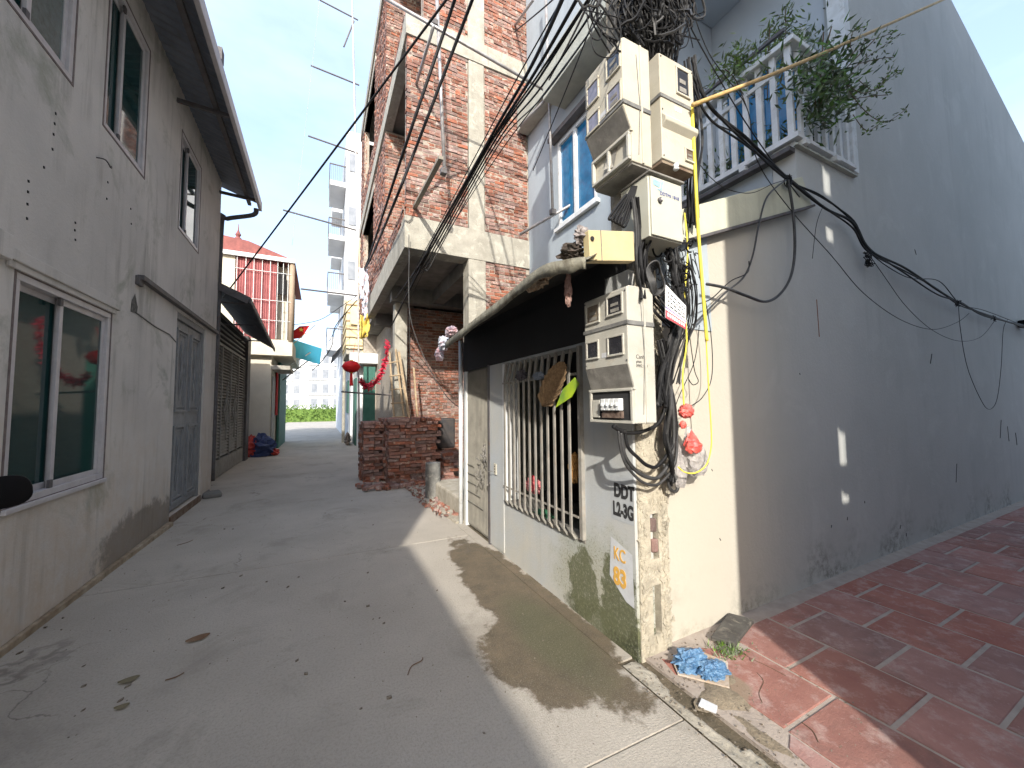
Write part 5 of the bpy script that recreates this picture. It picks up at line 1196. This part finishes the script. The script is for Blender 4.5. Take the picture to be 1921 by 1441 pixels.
for i in range(4):
    rs_ = random.Random(i*7+1); pts = []
    for j, (x, y_) in enumerate(base):
        knot = j in (3, 6, 9, 11)
        a_ = 3 if knot else 14
        pts.append(on(1, 1.75 if j > 2 else 1.66, x+rs_.uniform(-3, 3), y_+rs_.uniform(-a_, a_)*(.6 if i == 2 else 1)+(8 if i == 1 and not knot else 0)))
    cable('wall_cable', blabs[i], pts, (.009, .008, .012, .005)[i], M_rub, G2)
P = lambda *l, y=1.74: [on(1, y, *p) for p in l]
cable('cable_loop', 'long grey cable loop hanging on the side wall, right one of two', P((1478, 338), (1488, 400), (1491, 470), (1483, 520), (1462, 553), (1435, 566), (1400, 555), (1360, 540), (1326, 533)), .011, M_rub2)
cable('cable_loop', 'cable falling from the wall bundle and crossing towards the pole, left one of two', P((1474, 338), (1440, 368), (1424, 420), (1412, 480), (1395, 520), (1360, 550), (1320, 590), (1300, 610)), .007, M_rub2)
cable('cable_loop', 'thin cable kinked beside the left loop on the side wall', P((1405, 490), (1402, 512), (1370, 528), (1335, 560), (1305, 572)), .004, M_rub)
cable('slack_wire', 'long thin wire sagging deepest across the grey side wall', P((1290, -10), (1330, 100), (1400, 200), (1420, 300), (1480, 390), (1560, 480), (1620, 550), (1690, 600), (1750, 618), (1795, 605), (1818, 588)), .0035)
cable('slack_wire', 'thin wire sagging from the knot in the middle of the bundle', P((1632, 480), (1660, 520), (1700, 575), (1750, 620), (1800, 640), (1840, 632), (1866, 602)), .003)
cable('slack_wire', 'thin wire in a deep narrow loop at the far right of the wall', P((1798, 570), (1802, 620), (1815, 690), (1840, 750), (1856, 768), (1870, 750), (1878, 690), (1882, 620), (1890, 600)), .0035)
cable('slack_wire', 'thin slanting wire beneath the balcony corner', P((1270, -10), (1300, 60), (1380, 200), (1440, 290), (1500, 370)), .0045)
cable('slack_wire', 'fine wire tied across the base of the balcony', P((1300, 290), (1330, 330), (1365, 355), (1410, 362), (1450, 345), (1478, 337)), .003)
cable('slack_wire', 'short hanging wire end below the bundle', P((1545, 385), (1532, 420), (1524, 485)), .0025)
kn = MB()
for (x, y_) in ((1478, 338), (1630, 480), (1632, 490), (1798, 568), (1865, 598)):
    c_ = on(1, 1.745, x, y_)
    for _ in range(7):
        pts = [c_+Vector((random.uniform(-.05, .05), random.uniform(-.02, .03), random.uniform(-.05, .05))) for _ in range(5)]; kn.tube(spline(pts, 4), .0035, 5)
kn.build('cable_knot', M_rub, None, 'small knots and ties along the cables on the side wall', 'cable tie', kind='stuff')
cl = MB(); q = on(1, 1.78, 1921, 608); cl.obox(q, (1, 0, 0), (0, 1, 0), (0, 0, 1), .22, .1, .12); cl.build('junction_box', M_bike, None, 'black junction box on the side wall at the right edge', 'junction box', bevel=.02)
# the great tangle at the pole head
tg = MB(); tg2 = MB(); rs_ = random.Random(77)
for i in range(115):
    c_ = on(1, rs_.uniform(1.60, 1.80), rs_.gauss(1215, 38), rs_.gauss(28, 36)-10)
    rr = rs_.uniform(.03, .16); a = Vector((rs_.uniform(-1, 1), rs_.uniform(-.35, .35), rs_.uniform(-1, 1))).normalized(); b_ = a.cross(Vector((rs_.uniform(-.4, .4), 1, rs_.uniform(-.4, .4)))).normalized()
    q0 = rs_.uniform(0, 6.28); arc = rs_.uniform(2, 6.5)
    pts = [c_+a*rr*math.cos(q0+arc*k/12)+b_*rr*rs_.uniform(.75, 1.2)*math.sin(q0+arc*k/12) for k in range(13)]
    (tg if i % 4 else tg2).tube(pts, rs_.choice((.003, .004, .006, .009)), 5)
for i in range(190):
    x = rs_.gauss(1222, 36); pts = [on(1, rs_.uniform(1.6, 1.82), x+rs_.uniform(-60, 60), -110), on(1, rs_.uniform(1.6, 1.8), x+rs_.uniform(-22, 22), -30), on(1, rs_.uniform(1.62, 1.8), x+rs_.uniform(-20, 20), 30), on(1, rs_.uniform(1.7, 1.8), x*.5+620+rs_.uniform(-12, 12), rs_.uniform(80, 140))]
    (tg if i % 3 else tg2).tube(spline(pts, 5), rs_.choice((.003, .005, .007)), 5)
tg.build('cable_tangle', M_rub, None, 'dense black tangle of cables above the meter boxes', 'cable tangle', kind='stuff'); tg2.build('cable_tangle', M_rub2, None, 'grey wires mixed through the tangle above the meter boxes', 'cable tangle', kind='stuff')
G3 = 'stray wires at the pole head'
for i, (pts, lab) in enumerate([(P((1128, 20), (1110, 60), (1118, 100), (1150, 105), (1165, 60), (1150, 10), y=1.6), 'thin round wire loop left of the tangle at the pole head'),
        (P((1100, 10), (1104, 50), (1112, 72), (1128, 70), (1126, 20), y=1.6), 'smaller wire loop at the far left of the tangle'),
        (P((1282, 50), (1290, 45), (1293, 65), (1288, 85), (1275, 92), y=1.6), 'small open wire loop right of the tangle'),
        (P((1090, 18), (1140, 28), (1190, 40), (1200, 20), y=1.6), 'wire running level into the left of the tangle')]): cable('stray_wire', lab, pts, .0035, grp=G3)
# bundles going down between the boxes
bd_ = MB(); bd2 = MB(); rs_ = random.Random(5)
def bund(pathpts, cnt, spread, y=1.66, r=(.005, .011), kk=7):
    for i in range(cnt):
        dx0 = rs_.gauss(0, spread); pts = []
        for j, (x, y_) in enumerate(pathpts): pts.append(on(1, y+rs_.uniform(-.05, .05), x+dx0*.7+rs_.gauss(0, spread*.5), y_+rs_.gauss(0, spread*.5)))
        (bd_ if rs_.random() < .6 else bd2).tube(spline(pts, kk), rs_.uniform(*r), 6)
bund([(1292, 110), (1300, 200), (1305, 270), (1300, 340), (1296, 420)], 9, 6, 1.72)
bund([(1255, 448), (1262, 490), (1270, 530), (1275, 580), (1262, 640), (1246, 700), (1240, 760)], 26, 9, 1.68)
bund([(1215, 448), (1208, 490), (1215, 540), (1240, 580), (1268, 610)], 8, 6, 1.66, (.004, .008))
bund([(1190, 370), (1195, 430), (1197, 500), (1205, 560)], 7, 3, 1.62, (.006, .010))
bund([(1240, 640), (1250, 700), (1255, 760), (1250, 820), (1258, 870), (1262, 905)], 10, 5, 1.70, (.006, .012))
bund([(1285, 480), (1300, 540), (1296, 600), (1280, 660), (1265, 720)], 8, 6, 1.70, (.003, .006))
for i in range(60):
    c_ = on(1, rs_.uniform(1.62, 1.76), rs_.gauss(1262, 20), rs_.gauss(520, 42)); rr = rs_.uniform(.02, .07); a = Vector((rs_.uniform(-1, 1), rs_.uniform(-.3, .3), rs_.uniform(-1, 1))).normalized(); b_ = a.cross(Vector((rs_.uniform(-.4, .4), 1, rs_.uniform(-.4, .4)))).normalized()
    q0 = rs_.uniform(0, 6.28); arc = rs_.uniform(2, 5.5); bd_.tube([c_+a*rr*math.cos(q0+arc*k/10)+b_*rr*math.sin(q0+arc*k/10) for k in range(11)], rs_.choice((.003, .004, .006)), 5)
bd_.build('cable_bundle', M_rub, None, 'black cables falling down the pole from the cabinet past the open meter box', 'cable bundle', kind='stuff'); bd2.build('cable_bundle', M_rub2, None, 'grey cables mixed in the bundle down the pole', 'cable bundle', kind='stuff')
co = MB()
for i in range(6):
    c_ = on(1, 1.60+i*.012, 1230+i, 522); rr = .085-.006*i; co.tube([c_+Vector((rr*.8*math.cos(q), .01*math.sin(3*q), rr*1.2*math.sin(q))) for q in [k*math.pi/12 for k in range(25)]], .006, 6)
co.build('cable_coil', M_rub2, None, 'grey cable coiled in a ring above the lower meter box', 'cable coil', smooth=True)
co = MB()
for i in range(5): co.tube(spline([on(1, 1.62+i*.01, 1175+i*3, 365), on(1, 1.6, 1148+i*5, 400+i*3), on(1, 1.6, 1143+i*6, 412+i*3), on(1, 1.61, 1160+i*4, 402+i*4), on(1, 1.63, 1186+i*2, 350)], 6), .007, 6)
co.build('cable_coil', M_rub, None, 'black cable hank hanging beneath the large upper meter box', 'cable coil', smooth=True)
G4 = 'thick cable loops under the lower meter box'
for i, (a0, b0, c0_, r_) in enumerate([((1165, 812), (1188, 878), (1238, 893), .012), ((1172, 806), (1196, 858), (1236, 872), .011), ((1160, 808), (1180, 880), (1240, 905), .009), ((1168, 800), (1200, 826), (1238, 800), .012)]):
    pts = P(a0, (a0[0]+6, (a0[1]+b0[1])//2+6), b0, ((b0[0]+c0_[0])//2, c0_[1]+2), c0_, (1262+i*3, c0_[1]-45), (1262+i*2, 760), (1250, 700), y=1.70) if i < 3 else P((1150, 800), (1175, 812), (1210, 808), (1238, 790), (1250, 745), (1252, 690), y=1.70)
    cable('looped_cable', ['thick cable loop under the lower meter box, middle one of the three hanging loops', 'thick cable loop under the lower meter box, innermost of the hanging loops', 'cable loop under the lower meter box, hanging lowest', 'thick cable passing just beneath the lower meter box'][i], pts, r_, M_rub2 if i % 2 == 0 else M_rub, G4)
cable('cable_end', 'thick folded cable end hanging lowest by the plastic bags', P((1245, 870), (1252, 900), (1258, 918), (1268, 922), (1272, 908), (1262, 880), y=1.72), .010, M_rub2)
# yellow conduit, yellow cable and bamboo
cable('bamboo_rod', 'long yellow bamboo rod reaching from the pole up past the balcony', [on(1, 1.56, 1300, 197), on(1, 1.58, 1530, 106), on(1, 1.6, 1800, -14)], .014, M_bam, cat='rod', k=3, n=8)
cable('yellow_conduit', 'stiff yellow conduit hanging down right of the meter boxes', P((1298, 200), (1303, 300), (1309, 420), (1318, 540), (1326, 640), y=1.60), .011, M_yel, cat='conduit')
cable('yellow_cable', 'thin yellow cable looping round the plastic bags', P((1324, 620), (1329, 720), (1334, 800), (1334, 840), (1325, 872), (1305, 887), (1285, 886), (1272, 876), y=1.62), .0045, M_yel)
cable('yellow_cable', 'short yellow cable twisting behind the white notice', P((1284, 400), (1290, 470), (1284, 560), (1288, 640), (1281, 700), (1283, 760), y=1.66), .0055, M_yel)
for i, pts in enumerate([P((1300, 470), (1330, 600), (1336, 700), (1318, 745), (1290, 765), y=1.70), P((1290, 600), (1302, 690), (1310, 715), (1300, 722), (1292, 712), y=1.70), P((1312, 610), (1302, 680), (1268, 760), (1262, 830), y=1.70)]):
    cable('thin_wire', ['thin dark wire bowing out over the sunlit wall corner', 'thin wire with a small curl right of the pole', 'thin wire slanting behind the plastic bags'][i], pts, .003)
# sockets: white ceramic insulators
for i, (x, y_) in enumerate(((1268, 314), (1258, 240))): 
    if i == 0: q = on(1, 1.60, x, y_); MB().lathe(q, [(.012, -.02), (.02, -.01), (.012, 0), (.02, .012), (.012, .022)], 10).build('insulator', M_white, None, 'white ceramic insulator under the slim meter box', 'insulator', smooth=True)

# ================================================================== BAGS AND SMALL THINGS AT THE CORNER
pb = thing('plastic_bags', 'bunch of clear and red plastic bags hanging from a wire by the pole', 'plastic bags', on(1, 1.74, 1295, 830))
def hang(px0, py0, px1, py1, wd, m, nm, seed, y=1.72, par=pb, amp=.2):
    random.seed(seed); a = on(1, y, px0, py0); b = on(1, y, px1, py1); M_ = MB(); n_, k_ = 12, 16
    for i in range(n_+1):
        t = i/n_; c_ = a.lerp(b, t); rr = wd*(math.sin(math.pi*min(1, t*.85+.05))**.8)*(.35+.85*t)
        for k in range(k_):
            q = 2*math.pi*k/k_; d = 1+amp*math.sin(5*q+t*5+seed)+random.uniform(-amp, amp)*.6
            M_.v.append((c_.x+rr*d*math.cos(q), c_.y+rr*.45*d*math.sin(q), c_.z+random.uniform(-.006, .006)))
    for i in range(n_):
        for k in range(k_): M_.f.append((i*k_+k, i*k_+(k+1) % k_, (i+1)*k_+(k+1) % k_, (i+1)*k_+k))
    M_.f.append(tuple(range(k_))); M_.f.append(tuple(n_*k_+k for k in range(k_)))
    return M_.build(nm, m, par)
hang(1290, 800, 1308, 892, .125, M_bag, 'clear_bag', 3); hang(1272, 830, 1276, 915, .065, M_bag, 'clear_bag', 4); hang(1297, 808, 1302, 850, .075, M_redbag, 'red_bag', 6, y=1.66)
crumple(tuple(on(1, 1.68, 1287, 772)), .055, .04, .045, 7, n=32, m_=20, amp=.16).build('red_bag', M_redbag, pb); crumple(tuple(on(1, 1.66, 1281, 797)), .022, .02, .025, 8, amp=.15).build('red_bag', M_redbag, pb)
rg = thing('plastic_rag', 'pink and white plastic rag flapping at the far canopy end', 'rag', on(0, 1.45, 838, 650))
for i, (c_, sx_, sz_) in enumerate((((846, 622), .11, .06), ((832, 645), .09, .09), ((824, 665), .06, .09))):
    q = on(0, 1.45, *c_); crumple(tuple(q), .06, sx_*1.3, sz_, 90+i, n=36, m_=24, amp=.30).build('fold', M_pink if i != 1 else M_tarpst, rg)
# dark drain slab
MB().add([(2.29, 1.72, .020), (2.36, 1.60, .022), (2.72, 1.70, .026), (2.64, 1.83, .03), (2.29, 1.72, .050), (2.36, 1.60, .052), (2.72, 1.70, .058), (2.64, 1.83, .062)],
    [(0, 3, 2, 1), (4, 5, 6, 7), (0, 1, 5, 4), (1, 2, 6, 5), (2, 3, 7, 6), (3, 0, 4, 7)]).build('stone_slab', M_slab, None, 'dark square stone slab lying against the wall foot', 'slab', bevel=.006)
cr = thing('card_sheet', 'torn beige board lying under the blue plastic bag', 'board', (2.02, 1.60, 0))
MB().add([(1.84, 1.60, .018), (2.0, 1.40, .018), (2.18, 1.53, .022), (2.10, 1.74, .022), (1.92, 1.72, .02)]+[(1.84, 1.60, .026), (2.0, 1.40, .026), (2.18, 1.53, .030), (2.10, 1.74, .030), (1.92, 1.72, .028)],
    [(4, 3, 2, 1, 0), (5, 6, 7, 8, 9)]+[(i, (i+1) % 5, (i+1) % 5+5, i+5) for i in range(5)]).build('board', mat('card', (.42, .32, .23), (.52, .47, .42), 14, .9, .4, 50, stain=((.25, .2, .15), .5, 20)), cr)
bgb = thing('blue_bag', 'crumpled translucent blue plastic bag on the corner tiles', 'plastic bag', (1.99, 1.60, .03))
crumple((1.97, 1.62, .05), .115, .075, .050, 111, n=60, m_=36, amp=.20).build('bag', M_bluebag, bgb); crumple((2.02, 1.51, .045), .095, .065, .038, 112, n=52, m_=32, amp=.20).build('bag_fold', M_bluebag, bgb)
MB().add([(1.75, 1.40, .008), (1.79, 1.33, .008), (1.83, 1.35, .010), (1.80, 1.42, .010), (1.75, 1.40, .022), (1.79, 1.33, .020), (1.83, 1.35, .024), (1.80, 1.42, .026)],
    [(0, 3, 2, 1), (4, 5, 6, 7), (0, 1, 5, 4), (1, 2, 6, 5), (2, 3, 7, 6), (3, 0, 4, 7)]).build('tile_shard', M_patch, None, 'small whitish tile shard on the mortar strip', 'shard', bevel=.003)
wd_ = MB(); random.seed(120)
for _ in range(170):
    c_ = Vector((random.gauss(2.28, .05), random.gauss(1.60, .04), .02)); d = Vector((random.uniform(-1, 1), random.uniform(-1, 1), random.uniform(.3, 1.4))).normalized()*random.uniform(.015, .05); e = d.cross(Vector((random.random(), random.random(), .3))).normalized()*.004
    wd_.quad(c_-e, c_+e, c_+d)
wd_.build('weeds', M_leafb, None, 'tiny weeds and rootlets beside the stone slab', kind='stuff')
for i, l in enumerate([[(1420, 1262), (1432, 1278), (1424, 1300), (1430, 1318)], [(1504, 1355), (1525, 1372), (1535, 1392)], [(1380, 1215), (1408, 1235), (1440, 1250), (1474, 1268)]]):
    MB().tube(spline([on(2, .016, *p) for p in l], 5), .002, 4).build('root', M_stem, None, ['wiry root on the sunlit cracked tile', 'thin root end crossing the tile joint', 'dark root along the tile edge by the slab'][i], 'root')

# ================================================================== BALCONY PLANTS
def leaves(b, c_, n_, sp, L_, w_, dirv=None, rs=random):
    for _ in range(n_):
        p = c_+Vector((rs.gauss(0, sp[0]), rs.gauss(0, sp[1]), rs.gauss(0, sp[2])))
        d = Vector((rs.uniform(-1, 1), rs.uniform(-1, 1), rs.uniform(-.5, 1)))
        if dirv: d = d+Vector(dirv)
        d = d.normalized()*L_*rs.uniform(.6, 1.2); e = d.cross(Vector((rs.uniform(-1, 1), rs.uniform(-1, 1), rs.uniform(-1, 1)))).normalized()*w_
        b.quad(p, p+d*.35+e, p+d, p+d*.35-e)
rs_ = random.Random(200)
bp_ = thing('balcony_shrub', 'dense leafy shrub spilling over the front of the balcony railing', 'plant', (4.5, 1.75, 4.3))
fo = MB()
for (px, py, n_, sx_, sz_) in ((1530, 150, 260, .14, .16), (1560, 190, 260, .12, .16), (1570, 110, 170, .12, .1), (1540, 215, 160, .08, .1), (1500, 140, 90, .07, .1), (1585, 160, 120, .1, .12)):
    leaves(fo, on(1, 1.72, px, py), n_, (sx_, .10, sz_), .10, .012, (0.1, -.1, .25), rs_)
fo.build('foliage', M_leaf, bp_, kind='stuff')
sm = MB()
for (px, py) in ((1560, 50), (1600, 70), (1640, 75), (1590, 120), (1545, 60)): sm.tube(spline([on(1, 1.86, 1535, 235), on(1, 1.75, 1540+rs_.uniform(-15, 15), 170), on(1, 1.70, px, py)], 6), .006, 5)
sm.build('stems', M_stem, bp_)
vn = thing('trailing_vine', 'thin trailing twigs reaching out over the grey wall from the balcony', 'plant', (5, 1.6, 4.3))
sm = MB(); fo = MB()
for l in ([(1590, 160), (1620, 175), (1650, 160), (1672, 130)], [(1592, 170), (1615, 200), (1640, 222), (1665, 228), (1700, 205)], [(1600, 130), (1630, 105), (1660, 85), (1690, 62)], [(1590, 110), (1620, 80), (1645, 72), (1680, 60)], [(1610, 150), (1640, 170), (1665, 150), (1685, 135)], [(1605, 185), (1640, 180), (1665, 178)],
          [(1595, 90), (1600, 60), (1620, 50)], [(1610, 120), (1650, 110), (1675, 108)], [(1600, 215), (1625, 245), (1650, 232)]):
    pts = spline([on(1, 1.55, *p) for p in l], 5); sm.tube(pts, .0035, 4)
    for p in pts[4:]: leaves(fo, p, 3, (.02, .02, .02), .05, .009, None, rs_)
sm.build('stems', M_stem, vn); fo.build('foliage', M_leafb, vn, kind='stuff')
tv = thing('tall_plant', 'airy tall plant rising behind the left balcony railing', 'plant', (4.3, 2.2, 4.1))
sm = MB(); fo = MB()
for l in ([(1450, 190), (1465, 120), (1474, 60), (1473, 18)], [(1440, 190), (1440, 110), (1445, 50)], [(1480, 170), (1500, 90), (1540, 45), (1562, 35)], [(1420, 200), (1410, 150), (1392, 120)], [(1430, 190), (1400, 130), (1372, 105)], [(1470, 150), (1490, 80), (1500, 60)], [(1400, 200), (1380, 150), (1360, 130)], [(1475, 140), (1470, 90), (1452, 60)]):
    pts = spline([on(1, 2.25, *p) for p in l], 5); sm.tube(pts, .005, 4)
    for p in pts[3:]: leaves(fo, p, 7, (.05, .05, .05), .085, .011, None, rs_)
for (px, py, n_) in ((1478, 55, 60), (1460, 85, 60), (1400, 120, 60), (1540, 60, 50), (1430, 110, 90), (1380, 120, 80), (1350, 140, 60), (1410, 160, 80), (1500, 80, 60), (1530, 70, 60)): leaves(fo, on(1, 2.2, px, py), n_, (.10, .1, .07), .08, .010, None, rs_)
sm.build('stems', M_stem, tv); fo.build('foliage', M_leafb, tv, kind='stuff')
lp2 = thing('low_plants', 'row of dark low plants behind the left balcony bars', 'plant', (4.1, 2.6, 4.0))
fo = MB()
for k in range(9): leaves(fo, Vector((4.08, 1.98+k*.16, 4.12+.05*(k % 3))), 75, (.06, .07, .09+.03*(k % 2)), .11, .011, (0, 0, .5), rs_)
for k in range(3): leaves(fo, Vector((4.3+k*.2, 2.05, 4.25)), 60, (.06, .06, .14), .11, .012, (0, 0, .5), rs_)
fo.build('foliage', M_leaf, lp2, kind='stuff')
for k in range(4): MB().lathe((4.12, 2.05+k*.36, 3.97), [(.07, 0), (.10, .12), (.10, .13)], 12).build('pot', mat('pot', (.25, .10, .06), rough=.8), lp2)
sk_ = MB(); random.seed(303)
for (x, y0, y1, r_) in ((1748, 664, 682, .006), (1716, 468, 478, .004), (1878, 788, 822, .005), (1890, 800, 828, .004), (1905, 812, 835, .006), (1690, 985, 992, .004), (1700, 1000, 1006, .004), (1560, 985, 990, .005), (1590, 970, 976, .004), (1335, 880, 884, .003), (1350, 1010, 1014, .004), (1795, 870, 905, .004), (1622, 940, 944, .004), (1500, 700, 703, .003)):
    a, b = on(1, 1.838, x, y0), on(1, 1.838, x+random.uniform(-3, 3), y1); sk_.beam(a, b, r_, r_*1.4, (0, 1, 0))
sk_.build('scrape_mark', mat('dark_scrape', (.08, .08, .08), rough=.9), ch, kind='stuff')
MB().beam(on(1, 1.838, 1532, 562), on(1, 1.838, 1537, 632), .004, .005, (0, 1, 0)).build('rust_line', mat('rust_line', (.30, .14, .09), rough=.9), ch)
rail2 = lbox('balcony_pole', M_steel, None, (3.9, 3.93, 1.9, 3.4, 5.12, 5.15), label='dark rod above the left balcony railing', cat='rod')
